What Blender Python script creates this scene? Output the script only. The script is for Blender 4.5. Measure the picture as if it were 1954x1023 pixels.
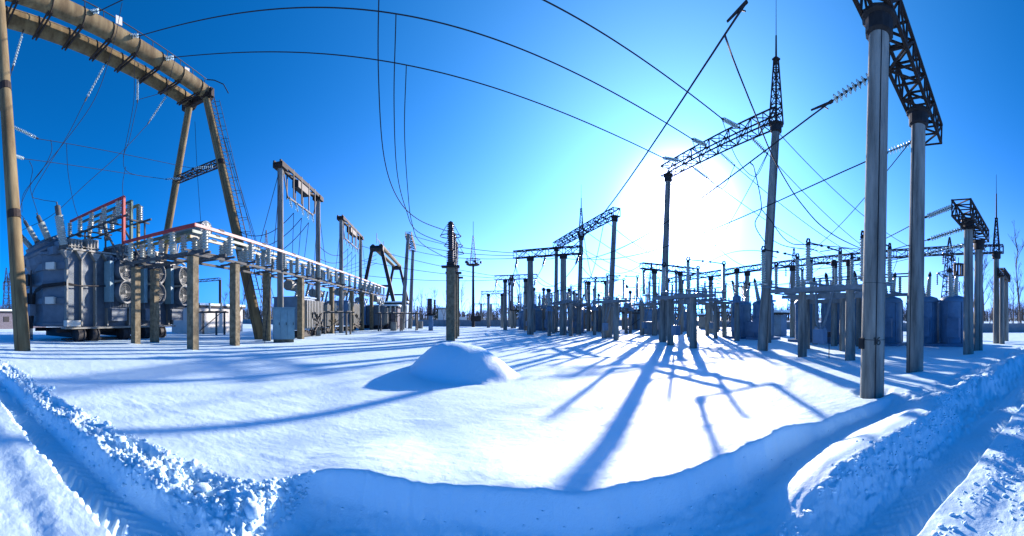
import bpy, math, random
import numpy as np
from mathutils import Vector, Matrix, Quaternion
random.seed(7)
sc = bpy.context.scene
for o in list(bpy.data.objects): bpy.data.objects.remove(o)
# ------------------------------------------------------------------ camera
F = 700.0; CX = 977.0; HY = 605.0; HC = 1.9        # the photograph is a stitched cylinder panorama
cam = bpy.data.cameras.new('camera'); camo = bpy.data.objects.new('camera', cam)
sc.collection.objects.link(camo); sc.camera = camo
camo.location = (0, 0, HC); camo.rotation_euler = (math.pi/2, 0, 0)
cam.type = 'PANO'; cam.panorama_type = 'CENTRAL_CYLINDRICAL'
cam.central_cylindrical_range_u_min = -CX/F; cam.central_cylindrical_range_u_max = (1954-CX)/F
cam.central_cylindrical_range_v_min = -(1023-HY)/F; cam.central_cylindrical_range_v_max = HY/F
cam.central_cylindrical_radius = 1.0
cam.clip_start = 0.05; cam.clip_end = 5000
# ------------------------------------------------------------------ sky and sun
SUN_AZ = math.radians(26.2); SUN_EL = math.radians(16.0)
SD = Vector((math.sin(SUN_AZ)*math.cos(SUN_EL), math.cos(SUN_AZ)*math.cos(SUN_EL), math.sin(SUN_EL)))
w = bpy.data.worlds.new("World"); sc.world = w; w.use_nodes = True
nt = w.node_tree; N = nt.nodes; L = nt.links; N.clear()
out = N.new('ShaderNodeOutputWorld'); bg = N.new('ShaderNodeBackground'); L.new(bg.outputs[0], out.inputs[0])
sky = N.new('ShaderNodeTexSky'); sky.sky_type = 'NISHITA'; sky.sun_disc = False
sky.sun_elevation = SUN_EL; sky.sun_rotation = SUN_AZ
sky.air_density = 1.0; sky.dust_density = 0.6; sky.ozone_density = 3.0
hs = N.new('ShaderNodeHueSaturation'); hs.inputs['Saturation'].default_value = 1.0; hs.inputs['Value'].default_value = 1.0
lum = N.new('ShaderNodeRGBToBW'); L.new(sky.outputs[0], lum.inputs[0]); tint = N.new('ShaderNodeVectorMath'); tint.operation = 'SCALE'; tint.inputs[0].default_value = (0.0, 0.66, 2.45)
L.new(lum.outputs[0], tint.inputs['Scale']); mt_ = N.new('ShaderNodeMix'); mt_.data_type = 'RGBA'; mt_.inputs['Factor'].default_value = 0.985
L.new(sky.outputs[0], mt_.inputs['A']); L.new(tint.outputs[0], mt_.inputs['B']); L.new(mt_.outputs['Result'], hs.inputs['Color'])
tc = N.new('ShaderNodeTexCoord'); dot = N.new('ShaderNodeVectorMath'); dot.operation = 'DOT_PRODUCT'
L.new(tc.outputs['Generated'], dot.inputs[0]); dot.inputs[1].default_value = SD
def wm(op, a, b=None):
    n = N.new('ShaderNodeMath'); n.operation = op
    for i, v in enumerate((a, b)):
        if v is None: continue
        if isinstance(v, (int, float)): n.inputs[i].default_value = v
        else: L.new(v, n.inputs[i])
    return n.outputs[0]
c0 = wm('MAXIMUM', dot.outputs['Value'], 0.0)
sep = N.new('ShaderNodeSeparateXYZ'); L.new(tc.outputs['Generated'], sep.inputs[0])
dh = N.new('ShaderNodeVectorMath'); dh.operation = 'DOT_PRODUCT'; L.new(tc.outputs['Generated'], dh.inputs[0]); dh.inputs[1].default_value = (math.sin(SUN_AZ), math.cos(SUN_AZ), 0)
low = wm('POWER', wm('SUBTRACT', 1.0, wm('ABSOLUTE', sep.outputs[2])), 5.5)
halo = wm('MULTIPLY', wm('POWER', c0, 6.0), 1.7)           # wide pale aureole of ice haze
core = wm('ADD', wm('ADD', wm('MULTIPLY', wm('POWER', c0, 18.0), 2.0), wm('MULTIPLY', wm('POWER', c0, 260.0), 40.0)),
          wm('MULTIPLY', wm('MULTIPLY', wm('POWER', wm('MAXIMUM', dh.outputs['Value'], 0.0), 1.9), low), 6.5))
mixh = N.new('ShaderNodeMix'); mixh.data_type = 'RGBA'; mixh.blend_type = 'ADD'; mixh.inputs['Factor'].default_value = 1.0
hc = N.new('ShaderNodeVectorMath'); hc.operation = 'SCALE'; hc.inputs[0].default_value = (0.5, 0.95, 0.7)
L.new(halo, hc.inputs['Scale'])
hc2 = N.new('ShaderNodeVectorMath'); hc2.operation = 'SCALE'; hc2.inputs[0].default_value = (1.2, 0.98, 0.85); L.new(core, hc2.inputs['Scale'])
hsum = N.new('ShaderNodeVectorMath'); hsum.operation = 'ADD'; L.new(hc.outputs[0], hsum.inputs[0]); L.new(hc2.outputs[0], hsum.inputs[1])
L.new(hs.outputs[0], mixh.inputs['A']); L.new(hsum.outputs[0], mixh.inputs['B'])
L.new(mixh.outputs['Result'], bg.inputs['Color']); bg.inputs['Strength'].default_value = 0.080
sun = bpy.data.lights.new('sun', 'SUN'); sun.energy = 5.0; sun.angle = math.radians(0.8); sun.color = (1.0, 0.87, 0.76)
suno = bpy.data.objects.new('sun', sun); sc.collection.objects.link(suno)
suno.rotation_euler = SD.to_track_quat('Z', 'Y').to_euler()
sc.view_settings.view_transform = 'Standard'; sc.view_settings.look = 'None'
sc.view_settings.exposure = 1.12; sc.view_settings.gamma = 1.0
sc.cycles.max_bounces = 6; sc.cycles.diffuse_bounces = 3; sc.cycles.glossy_bounces = 2
sc.cycles.transparent_max_bounces = 8; sc.cycles.sample_clamp_indirect = 6.0
sc.cycles.use_denoising = True
# ------------------------------------------------------------------ pixel <-> world
def az(px): return (px-CX)/F
def P(px, py, d):
    a = az(px); return Vector((d*math.sin(a), d*math.cos(a), HC+(HY-py)/F*d))
def G(px, py, z=0.0):                       # where that pixel's ray meets height z
    return P(px, py, (HC-z)*F/(py-HY)) if py > HY else None
def PZ(px, py, z): return P(px, py, (z-HC)*F/(HY-py))
U = Vector((-0.13, 0.9915, 0)).normalized(); V = Vector((U.y, -U.x, 0)); Z = Vector((0, 0, 1))
# ------------------------------------------------------------------ mesh builder
class MB:
    def __init__(s): s.v = []; s.f = []; s.c = []
    def cut(s): s.c.append((len(s.v), len(s.f))); return s
    def add(s, vs, fs):
        n = len(s.v); s.v.extend([tuple(v) for v in vs]); s.f.extend([tuple(i+n for i in f) for f in fs]); return s
    def ring(s, c, x, y, r, n, ph=0.0): return [c + x*(r*math.cos(2*math.pi*(i/n)+ph)) + y*(r*math.sin(2*math.pi*(i/n)+ph)) for i in range(n)]
    def tube(s, pts, r, n=8, cap=True, ph=0.0):
        pts = [Vector(p) for p in pts]; m = len(pts); rs = r if isinstance(r, (list, tuple)) else [r]*m
        vs = []; up = None
        for i, p in enumerate(pts):
            t = (pts[min(i+1, m-1)]-pts[max(i-1, 0)])
            if t.length < 1e-9: t = Vector((0, 0, 1))
            t.normalize()
            if up is None: up = Vector((0, 0, 1)) if abs(t.z) < 0.9 else Vector((1, 0, 0))
            x = up.cross(t)
            if x.length < 1e-4: x = Vector((1, 0.3, 0)).cross(t)
            x.normalize(); y = t.cross(x); up = y
            vs += s.ring(p, x, y, rs[i], n, ph)
        fs = [(i*n+j, i*n+(j+1) % n, (i+1)*n+(j+1) % n, (i+1)*n+j) for i in range(m-1) for j in range(n)]
        if cap: fs += [tuple(range(n-1, -1, -1)), tuple(range((m-1)*n, m*n))]
        return s.add(vs, fs)
    def bar(s, a, b, t): return s.tube([a, b], t*0.707, 4, True, math.pi/4)
    def box(s, c, x, y, z, hx, hy, hz):
        c = Vector(c); vs = [c+x*(hx*i)+y*(hy*j)+z*(hz*k) for k in (-1, 1) for j in (-1, 1) for i in (-1, 1)]
        return s.add(vs, [(0, 2, 3, 1), (4, 5, 7, 6), (0, 1, 5, 4), (2, 6, 7, 3), (0, 4, 6, 2), (1, 3, 7, 5)])
    def lathe(s, o, axis, prof, n=12):           # prof: (radius, height along the axis)
        axis = Vector(axis).normalized(); x = axis.orthogonal().normalized(); y = axis.cross(x); o = Vector(o)
        vs = []
        for r, h in prof: vs += s.ring(o+axis*h, x, y, max(r, 1e-4), n)
        m = len(prof)
        fs = [(i*n+j, i*n+(j+1) % n, (i+1)*n+(j+1) % n, (i+1)*n+j) for i in range(m-1) for j in range(n)]
        fs += [tuple(range(n-1, -1, -1)), tuple(range((m-1)*n, m*n))]
        return s.add(vs, fs)
    def torus(s, c, axis, R, r, n=28, k=6):
        axis = Vector(axis).normalized(); x = axis.orthogonal().normalized(); y = axis.cross(x); c = Vector(c); vs = []
        for i in range(n):
            a = 2*math.pi*i/n; d = x*math.cos(a)+y*math.sin(a)
            for j in range(k):
                b = 2*math.pi*j/k; vs.append(c+d*(R+r*math.cos(b))+axis*(r*math.sin(b)))
        return s.add(vs, [(i*k+j, i*k+(j+1) % k, ((i+1) % n)*k+(j+1) % k, ((i+1) % n)*k+j) for i in range(n) for j in range(k)])
    def prism(s, pts, z0, z1, bev=0.0):
        n = len(pts); vs = [(p[0], p[1], z0) for p in pts]+[(p[0], p[1], z1) for p in pts]
        return s.add(vs, [(i, (i+1) % n, n+(i+1) % n, n+i) for i in range(n)]+[tuple(range(n-1, -1, -1)), tuple(range(n, 2*n))])
    def truss(s, p0, p1, w, h, bays, t, d=None):  # box truss, p0/p1 on the centre of its underside
        p0 = Vector(p0); p1 = Vector(p1); x = (p1-p0).normalized(); y = Z.cross(x).normalized(); z = x.cross(y); d = d or t*0.6
        c = [(-w/2, 0), (w/2, 0), (w/2, h), (-w/2, h)]
        q = lambda k, i: p0+(p1-p0)*(i/bays)+y*c[k][0]+z*c[k][1]
        for k in range(4): s.bar(q(k, 0), q(k, bays), t)
        for i in range(bays+1):
            for k in range(4):
                s.bar(q(k, i), q((k+1) % 4, i), d)
                if i < bays:
                    if (i+k) % 2: s.bar(q(k, i), q((k+1) % 4, i+1), d)
                    else: s.bar(q((k+1) % 4, i), q(k, i+1), d)
        return s
    def spire(s, p, top, w0, w1, bays, t):
        p = Vector(p); top = Vector(top); q = lambda k, i: p.lerp(top, i/bays)+Vector(((w0+(w1-w0)*i/bays)/2*(1, -1, -1, 1)[k], (w0+(w1-w0)*i/bays)/2*(1, 1, -1, -1)[k], 0))
        for k in range(4):
            s.bar(q(k, 0), q(k, bays), t)
            for i in range(bays):
                a, b = (k, (k+1) % 4) if (i+k) % 2 else ((k+1) % 4, k)
                s.bar(q(a, i), q(b, i+1), t*0.6); s.bar(q(k, i), q((k+1) % 4, i), t*0.6)
        return s
    def build(s, name, mat, parent=None, smooth=False):
        me = bpy.data.meshes.new(name); me.from_pydata(s.v, [], s.f); me.materials.append(mat)
        if smooth:
            me.polygons.foreach_set('use_smooth', [True]*len(me.polygons))
            if smooth != 'all': me.set_sharp_from_angle(angle=math.radians(50))
        me.update(); o = bpy.data.objects.new(name, me); sc.collection.objects.link(o)
        if parent: o.parent = parent; o.matrix_parent_inverse = Matrix.Translation(-parent.location) @ Matrix() if False else parent_inv(parent)
        return o
def many(mb, name, mat, parent, smooth=False):    # one object for each piece between two cuts
    cs_ = [(0, 0)]+[c for c in mb.c if c[0] > 0]
    if cs_[-1][0] < len(mb.v): cs_.append((len(mb.v), len(mb.f)))
    out_ = []
    for (v0, f0), (v1, f1_) in zip(cs_, cs_[1:]):
        m_ = MB(); m_.v = mb.v[v0:v1]; m_.f = [tuple(i-v0 for i in f) for f in mb.f[f0:f1_]]; out_.append(m_.build(name, mat, parent, smooth))
    return out_
def parent_inv(p):                            # meshes are built in world space; the Empty sits at the base, unrotated
    return Matrix.Translation(-Vector(p.location))
def thing(name, label, cat, loc, group=None):
    o = bpy.data.objects.new(name, None); sc.collection.objects.link(o); o.location = loc; o.empty_display_size = 0.3
    return tag(o, label, cat, group)
def tag(o, label, cat, group=None):
    o['label'] = label; o['category'] = cat; o['kind'] = 'thing'
    if group: o['group'] = group
    return o
def one(mb, name, mat, label, cat, group=None, smooth=False):
    o = mb.build(name, mat, None, smooth); recentre(o); return tag(o, label, cat, group)
def recentre(o):                              # the origin goes to the base of the mesh
    me = o.data; n = len(me.vertices); a = np.empty(n*3); me.vertices.foreach_get('co', a); a = a.reshape(-1, 3)
    c = np.array([(a[:, 0].min()+a[:, 0].max())/2, (a[:, 1].min()+a[:, 1].max())/2, a[:, 2].min()])
    me.vertices.foreach_set('co', (a-c).ravel()); o.location = c; me.update()
def copy_tree(o, loc, label, rotz=None, group=None, scale=None):
    c = o.copy(); sc.collection.objects.link(c); c.location = loc; c['label'] = label
    if rotz is not None: c.rotation_euler = (0, 0, rotz)
    if scale: c.scale = (scale,)*3 if isinstance(scale, (int, float)) else scale
    if group: c['group'] = group
    for ch in o.children:
        d = ch.copy(); sc.collection.objects.link(d); d.parent = c; d.matrix_parent_inverse = ch.matrix_parent_inverse.copy()
        for g in ch.children:
            e = g.copy(); sc.collection.objects.link(e); e.parent = d; e.matrix_parent_inverse = g.matrix_parent_inverse.copy()
    return c
# ------------------------------------------------------------------ materials
def mat(name, col, rough=0.6, metal=0.0, var=0.0, scale=3.0, bump=0.0, bscale=20.0, spec=0.5, col2=None, streak=False, trans=0.0):
    m = bpy.data.materials.new(name); m.use_nodes = True; t = m.node_tree; n = t.nodes; l = t.links
    b = n['Principled BSDF']; b.inputs['Base Color'].default_value = (*col, 1); b.inputs['Roughness'].default_value = rough
    b.inputs['Metallic'].default_value = metal; b.inputs['Specular IOR Level'].default_value = spec
    b.inputs['Transmission Weight'].default_value = trans
    geo = n.new('ShaderNodeNewGeometry')
    if var or col2:
        mp = n.new('ShaderNodeMapping'); mp.inputs['Scale'].default_value = (1, 1, 0.12 if streak else 1); l.new(geo.outputs['Position'], mp.inputs['Vector'])
        no = n.new('ShaderNodeTexNoise'); no.inputs['Scale'].default_value = scale; no.inputs['Detail'].default_value = 6; no.inputs['Roughness'].default_value = 0.65
        l.new(mp.outputs[0], no.inputs['Vector'])
        rp = n.new('ShaderNodeValToRGB'); rp.color_ramp.elements[0].position = 0.36; rp.color_ramp.elements[1].position = 0.64
        c2 = col2 or tuple(c*(1-var) for c in col)
        rp.color_ramp.elements[0].color = (*c2, 1); rp.color_ramp.elements[1].color = (*col, 1)
        l.new(no.outputs['Fac'], rp.inputs['Fac']); l.new(rp.outputs[0], b.inputs['Base Color'])
    if bump:
        n2 = n.new('ShaderNodeTexNoise'); n2.inputs['Scale'].default_value = bscale; n2.inputs['Detail'].default_value = 5
        l.new(geo.outputs['Position'], n2.inputs['Vector'])
        bp = n.new('ShaderNodeBump'); bp.inputs['Strength'].default_value = bump; bp.inputs['Distance'].default_value = 0.02
        l.new(n2.outputs['Fac'], bp.inputs['Height']); l.new(bp.outputs[0], b.inputs['Normal'])
    return m
M = dict(
    concrete=mat('spun_concrete', (0.27, 0.275, 0.25), 0.9, var=0.6, scale=3.5, bump=0.5, bscale=25, streak=True, spec=0.2),
    pipe=mat('pipe_concrete', (0.20, 0.155, 0.08), 0.85, col2=(0.10, 0.07, 0.035), scale=1.6, bump=0.4, bscale=18, streak=True, spec=0.2),
    post=mat('post_concrete', (0.22, 0.185, 0.12), 0.92, var=0.5, scale=4, bump=0.8, bscale=14, spec=0.15),
    steel=mat('dark_steel', (0.02, 0.02, 0.022), 0.65, var=0.5, scale=6, spec=0.3),
    rust=mat('rusty_steel', (0.032, 0.022, 0.018), 0.8, var=0.5, scale=7, spec=0.3),
    galv=mat('galvanised_steel', (0.085, 0.09, 0.09), 0.75, 0.0, var=0.35, scale=5, spec=0.2),
    bsteel=mat('blue_grey_steel', (0.17, 0.22, 0.25), 0.6, var=0.25, scale=4, spec=0.3),
    wire=mat('wire_aluminium', (0.025, 0.027, 0.035), 0.85, spec=0.08),
    tpaint=mat('transformer_paint', (0.08, 0.12, 0.16), 0.5, var=0.3, scale=1.2, bump=0.15, bscale=3),
    tlight=mat('light_grey_paint', (0.20, 0.21, 0.19), 0.5, var=0.25, scale=3),
    tank=mat('blue_grey_paint', (0.10, 0.21, 0.33), 0.45, var=0.3, scale=1.5, bump=0.1, bscale=4),
    cab=mat('pale_blue_paint', (0.16, 0.30, 0.36), 0.5, var=0.2, scale=2),
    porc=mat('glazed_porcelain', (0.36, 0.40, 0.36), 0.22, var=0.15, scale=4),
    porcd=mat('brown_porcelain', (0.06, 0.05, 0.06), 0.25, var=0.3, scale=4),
    glass=mat('toughened_glass', (0.70, 0.86, 0.84), 0.08, spec=0.8, trans=0.55),
    red=mat('red_bus_paint', (0.38, 0.035, 0.03), 0.6, var=0.3, scale=3, spec=0.4),
    glare_red=mat('faded_red_paint', (0.36, 0.22, 0.20), 0.6, col2=(0.34, 0.12, 0.10), scale=2),  # colours of the three long bars, paled to paint in the sun's glare
    glare_green=mat('faded_green_paint', (0.20, 0.27, 0.22), 0.6, var=0.3, scale=2),
    glare_yellow=mat('faded_yellow_paint', (0.32, 0.30, 0.20), 0.6, var=0.3, scale=2),
    green=mat('green_bus_paint', (0.06, 0.13, 0.09), 0.6, var=0.3, scale=3, spec=0.4),
    yellow=mat('yellow_bus_paint', (0.30, 0.21, 0.05), 0.6, var=0.3, scale=3, spec=0.4),
    black=mat('black_rubber', (0.015, 0.015, 0.018), 0.7),
    white=mat('white_render', (0.62, 0.61, 0.57), 0.9, var=0.15, scale=1.5, bump=0.3),
    door=mat('maroon_door_paint', (0.12, 0.04, 0.05), 0.6),
    brick=mat('dark_brick', (0.14, 0.13, 0.16), 0.9, var=0.3, scale=5),
    wall=mat('wall_concrete', (0.28, 0.29, 0.30), 0.9, var=0.25, scale=1.0, bump=0.4),
    bark=mat('birch_bark', (0.16, 0.13, 0.11), 0.9, var=0.4, scale=2),
    twig=mat('bare_twigs', (0.10, 0.085, 0.075), 0.9),
    plate=mat('enamel_plate', (0.5, 0.5, 0.44), 0.5),
    paint=mat('stencil_paint', (0.05, 0.055, 0.05), 0.8),
    evergreen=mat('pine_needles', (0.035, 0.05, 0.03), 0.9),
)
m = bpy.data.materials.new('snow'); m.use_nodes = True; t = m.node_tree; n = t.nodes; l = t.links; b = n['Principled BSDF']
b.inputs['Base Color'].default_value = (0.69, 0.88, 0.97, 1); b.inputs['Roughness'].default_value = 0.6; b.inputs['Specular IOR Level'].default_value = 0.25
g = n.new('ShaderNodeNewGeometry'); n1 = n.new('ShaderNodeTexNoise'); n1.inputs['Scale'].default_value = 9; n1.inputs['Detail'].default_value = 8; n1.inputs['Roughness'].default_value = 0.7
n2 = n.new('ShaderNodeTexNoise'); n2.inputs['Scale'].default_value = 90; n2.inputs['Detail'].default_value = 3
l.new(g.outputs['Position'], n1.inputs['Vector']); l.new(g.outputs['Position'], n2.inputs['Vector'])
ad = n.new('ShaderNodeMath'); ad.operation = 'MULTIPLY_ADD'; ad.inputs[1].default_value = 0.16; l.new(n2.outputs['Fac'], ad.inputs[0]); l.new(n1.outputs['Fac'], ad.inputs[2])
bp = n.new('ShaderNodeBump'); bp.inputs['Strength'].default_value = 0.5; bp.inputs['Distance'].default_value = 0.035
l.new(ad.outputs[0], bp.inputs['Height']); l.new(bp.outputs[0], b.inputs['Normal']); M['snow'] = m
# ------------------------------------------------------------------ snow terrain
def _hash(ix, iy, s): 
    v = np.sin(ix*127.1+iy*311.7+s*74.7)*43758.5453; return v-np.floor(v)
def vnoise(x, y, s=0):
    ix = np.floor(x); iy = np.floor(y); fx = x-ix; fy = y-iy; fx = fx*fx*(3-2*fx); fy = fy*fy*(3-2*fy)
    return ((_hash(ix, iy, s)*(1-fx)+_hash(ix+1, iy, s)*fx)*(1-fy)+(_hash(ix, iy+1, s)*(1-fx)+_hash(ix+1, iy+1, s)*fx)*fy)*2-1
def fbm(x, y, s=0, o=4, gain=0.5):
    r = 0; a = 1.0
    for i in range(o): r = r+a*vnoise(x*2**i+i*17.3, y*2**i-i*9.1, s+i); a *= gain
    return r
def worley(x, y, s=0):
    ix = np.floor(x); iy = np.floor(y); best = np.full(x.shape, 9.0)
    for i in (-1, 0, 1):
        for j in (-1, 0, 1):
            cx = ix+i+_hash(ix+i, iy+j, s); cy = iy+j+_hash(ix+i, iy+j, s+5); best = np.minimum(best, (x-cx)**2+(y-cy)**2)
    return np.sqrt(best)
def ss(a, b, x): t = np.clip((x-a)/(b-a), 0, 1); return t*t*(3-2*t)
ROAD = -0.27
CRX = [-60, -14, -7.3, -5.6, -3.6, -2.65, -2.35, -1.85, -1.53, -1.02, -0.36, 0.95, 1.98, 2.95, 5.5, 7.2, 9.5, 16, 60]
CRY = [2.9, 2.9, 2.75, 2.8, 3.0, 3.05, 3.36, 3.54, 3.68, 3.54, 3.58, 3.51, 3.6, 3.9, 4.5, 4.45, 4.3, 4.3, 4.3]
pits = []                                   # hollows melted round the columns: x, y, radius, depth
MOUND = P(864, 655, 12.6)
def height(x, y):
    x = np.asarray(x, float); y = np.asarray(y, float); r = np.hypot(x, y)
    field = 0.022*fbm(x*0.22, y*0.3, 3, 3, 0.4)*ss(3.5, 7, y) + 0.05*fbm(x*0.07+y*0.05, y*0.12-x*0.04, 8, 2)*ss(9, 20, r)
    field = field + 0.006*fbm(x*1.3+y*0.5, y*2.6, 33, 4)+0.0022*fbm(x*7, y*11, 34, 3)+0.02*np.clip(fbm(x*0.9+y*0.35, y*2.2-x*0.3, 36, 3)-0.55, 0, 1)
    yc = np.interp(x, CRX, CRY) + 0.07*fbm(x*1.3, x*0+1, 5, 4)+0.02*fbm(x*7, y*2, 7, 2)
    lip = (0.03+0.19*ss(-2.8, -1.7, x)*ss(5.0, 3.6, x))*np.exp(-np.clip((y-yc-0.05)/(1.3), 0, 9)**2)
    dist = yc-y                              # metres on the road side of the crest
    left = ss(-1.95, -2.45, x); right = ss(2.3, 3.4, x)*(1-ss(6.6, 7.6, x)); mid = (1-left)*(1-ss(2.3, 3.4, x)); far = ss(6.6, 7.6, x)
    # middle: the crest falls to a smooth trough
    hm = -0.06-0.22*ss(0, 0.45, dist)+0.035*fbm(x*1.5, y*2.5, 12, 4)+0.02*np.abs(fbm(x*4, y*7, 13, 4, 0.6))
    # left: a band of clods level with the field, then the cut down to the road
    edge = 2.15+0.12*fbm(x*1.1, x*0+3, 6, 3)-0.1*ss(-8, -14, x)+0.45*ss(-3.8, -2.9, x)
    wx = x+0.06*fbm(x*6, y*6, 61, 2); wy = y+0.06*fbm(x*6, y*6, 63, 2)
    clod = (0.075*np.clip(0.6-worley(wx*8, wy*8, 2), 0, 1)+0.04*np.clip(0.6-worley(wx*15, wy*15, 4), 0, 1)+0.03*np.clip(0.6-worley(wx*30, wy*30, 9), 0, 1))
    hl = -0.03+0.05*ss(-4.5, -3, x)+clod*1.1+0.07*fbm(x*1.6, y*1.6, 14, 5, 0.6)
    cut = ss(edge, edge-0.38, y)
    hl = hl*(1-cut)+(ROAD+0.05*clod)*cut
    # right: trough, second ridge facing the sun, ragged drop to the road
    rid = 2.70+0.30*ss(3.5, 7, x)+0.07*fbm(x*1.0, x*0+7, 16, 3)
    tr = -0.20+0.24*ss(yc-0.35, rid+0.05, y)
    drop = ss(rid+0.02, rid-0.62, y)
    hr = -0.20+0.36*ss(yc-0.3, rid+0.12, y) 
    hr = hr*(1-drop)+(ROAD)*drop+0.035*fbm(x*3.1, y*4.3, 71, 4, 0.6)*drop*ss(1.9, 2.3, y)+0.045*np.abs(fbm(x*5.5, y*6.5, 72, 4, 0.65))*ss(rid+0.05, rid-0.1, y)
    # far right: one ragged bank
    e2 = 3.25+0.12*fbm(x*0.9, x*0+9, 18, 3)
    hf = -0.02+0.16*np.exp(-((y-e2)/0.4)**2)+(ROAD-0.0)*ss(e2, e2-0.9, y)+0.04*fbm(x*3, y*4, 73, 4, 0.6)*ss(1.9, 2.5, y)+0.05*np.abs(fbm(x*5.5, y*6.5, 75, 4, 0.65))*ss(e2+0.2, e2-0.2, y)*ss(1.9, 2.3, y)+clod*0.3*ss(e2+0.1, e2-0.5, y)+0.05*fbm(x*1.4, y*1.4, 19, 3)
    bank = hl*left+hm*mid+hr*right+hf*far
    k = ss(-0.03, 0.16, dist)
    # clods only stay above the road bed
    rb = ss(2.35, 2.05, y)                   # road bed
    tj = 0.05*fbm(x*2.5, y*3, 81, 3); tread = (0.020+0.014*fbm(x*1.7, y*2, 82, 2))*ss(-0.2, 0.9, np.sin(2*np.pi*(x*np.sign(x+0.01)+np.abs(y-1.88)*1.3+tj)/0.19))*ss(1.62, 1.68, y)*ss(2.18, 2.08, y)
    notch = 0.05*ss(-0.2, 0.6, np.sin(2*np.pi*(x+0.12*fbm(x*1.5, x*0, 83, 2))/0.23)); edgey = 1.58+notch*ss(-1, -2, x)+0.03*fbm(x*2, y*0, 42, 2)
    shoulder = 0.12*ss(edgey+0.02, edgey-0.05, y)*(1-0.5*ss(1.3, 0.9, y))+0.004*fbm(x*5, y*5, 41, 4)*ss(1.6, 1.5, y)
    rough = 0.004*fbm(x*7, y*7, 44, 3)
    road = ROAD+tread+shoulder+rough+0.25*clod*ss(1.5, 1.3, y)*ss(3, 5, x)*0.9
    far_side = ss(-3.2, -4.2, y)*0.4
    bank = bank*(1-rb)+(road+far_side)*rb
    hgt = (field+lip)*(1-k)+bank*k
    # the shovelled mound
    dx = x-MOUND.x; dy = y-MOUND.y; uu = dx+0.25*dy; vv = dy
    fr = np.where(vv < 0, np.abs(vv)/2.1, np.abs(vv)/3.4); sd = np.where(uu < 0, np.abs(uu)/1.65, np.abs(uu)/2.3)
    q = np.sqrt(fr**2+sd**2)
    q = q*(1+0.07*fbm(x*0.9, y*0.9, 51, 2)); hgt = hgt+(1.03+0.03*fbm(x*2.0, y*2.0, 50, 4, 0.5))*np.clip(1-np.clip(q, 0, 1)**2.2, 0, 1)**1.25
    for (a, bq, R, D) in pits:
        hgt = hgt-D*ss(R, R*0.6 if D > 0 else 0.1, np.hypot(x-a+(0.25 if D < 0 else 0), y-bq+(0.3 if D < 0 else 0))+0.1*np.sin(x*5+y*3))
    return hgt
HT = lambda x, y: float(height(np.array([x]), np.array([y]))[0])
p1 = G(1663, 752); pits.append((p1.x, p1.y, 0.58, 0.10))
for (a_, b_, r_, d_) in ((1745, 712, 0.9, -0.07), (1848, 678, 0.9, -0.06), (1866, 671, 0.8, -0.06), (1264, 655, 0.9, -0.07), (1454, 671, 0.9, -0.07), (368, 669, 0.8, -0.06), (448, 661, 0.8, -0.06), (259, 657, 0.9, -0.08), (295, 655, 0.8, -0.06), (509, 651, 0.9, -0.07), (45, 665, 1.2, -0.12), (860, 652, 1.0, -0.1), (1535, 682, 0.8, -0.06), (1620, 690, 0.8, -0.06)):
    g_ = G(a_, b_); pits.append((g_.x, g_.y, r_, d_))
A1 = np.linspace(math.radians(-92), math.radians(92), 1150); A2 = np.linspace(math.radians(92), math.radians(268), 90)[1:-1]
A = np.concatenate([A1, A2]); R1 = np.concatenate([np.exp(np.linspace(math.log(0.35), math.log(9), 470)), np.exp(np.linspace(math.log(9.08), math.log(1500), 300))])
aa, rr = np.meshgrid(A, R1); X = rr*np.sin(aa); Y = rr*np.cos(aa); H = height(X, Y)
H = H*(1-ss(150, 400, rr))
nr, na = X.shape
vs = np.stack([X, Y, H], -1).reshape(-1, 3)
ii = np.arange(nr-1)[:, None]*na+np.arange(na)[None, :]; jj = np.arange(nr-1)[:, None]*na+(np.arange(na)[None, :]+1) % na
faces = np.stack([ii, jj, jj+na, ii+na], -1).reshape(-1, 4)[:, ::-1]
me = bpy.data.meshes.new('snow_ground'); nv = len(vs)+1
me.vertices.add(nv); me.vertices.foreach_set('co', np.concatenate([vs.ravel(), [0, 0, ROAD]]))
tri = np.stack([np.arange(na), (np.arange(na)+1) % na, np.full(na, nv-1)], -1)[:, ::-1]
me.loops.add(faces.size+tri.size); me.loops.foreach_set('vertex_index', np.concatenate([faces.ravel(), tri.ravel()]).astype(np.int32))
nf = len(faces)+len(tri); me.polygons.add(nf)
st = np.concatenate([np.arange(len(faces))*4, faces.size+np.arange(len(tri))*3]).astype(np.int32)
me.polygons.foreach_set('loop_start', st); me.polygons.foreach_set('use_smooth', np.ones(nf, bool))
me.update(calc_edges=True); me.validate(); me.materials.append(M['snow'])
gnd = bpy.data.objects.new('snow_ground', me); sc.collection.objects.link(gnd); gnd['kind'] = 'structure'
# loose clods of snow thrown up by the plough
cl = MB(); ico = None
def clodlet(c, r):
    vs = []; n1_ = 6; rows = [(-0.9, 0.35), (-0.4, 0.9), (0.25, 0.95), (0.75, 0.6)]
    ph = random.random()*6
    sx, sy, sz = random.uniform(0.7, 1.5), random.uniform(0.7, 1.5), random.uniform(0.4, 1.0)
    for z_, rad in rows:
        for i in range(n1_):
            a = ph+2*math.pi*i/n1_; k = random.uniform(0.68, 1.2)
            vs.append((c[0]+r*sx*rad*k*math.cos(a), c[1]+r*sy*rad*k*math.sin(a), c[2]+r*sz*z_*k))
    fs = [(i*n1_+j, i*n1_+(j+1) % n1_, (i+1)*n1_+(j+1) % n1_, (i+1)*n1_+j) for i in range(3) for j in range(n1_)]
    fs += [tuple(range(n1_-1, -1, -1)), tuple(range(3*n1_, 4*n1_))]
    cl.add(vs, fs)
pts = []
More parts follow.
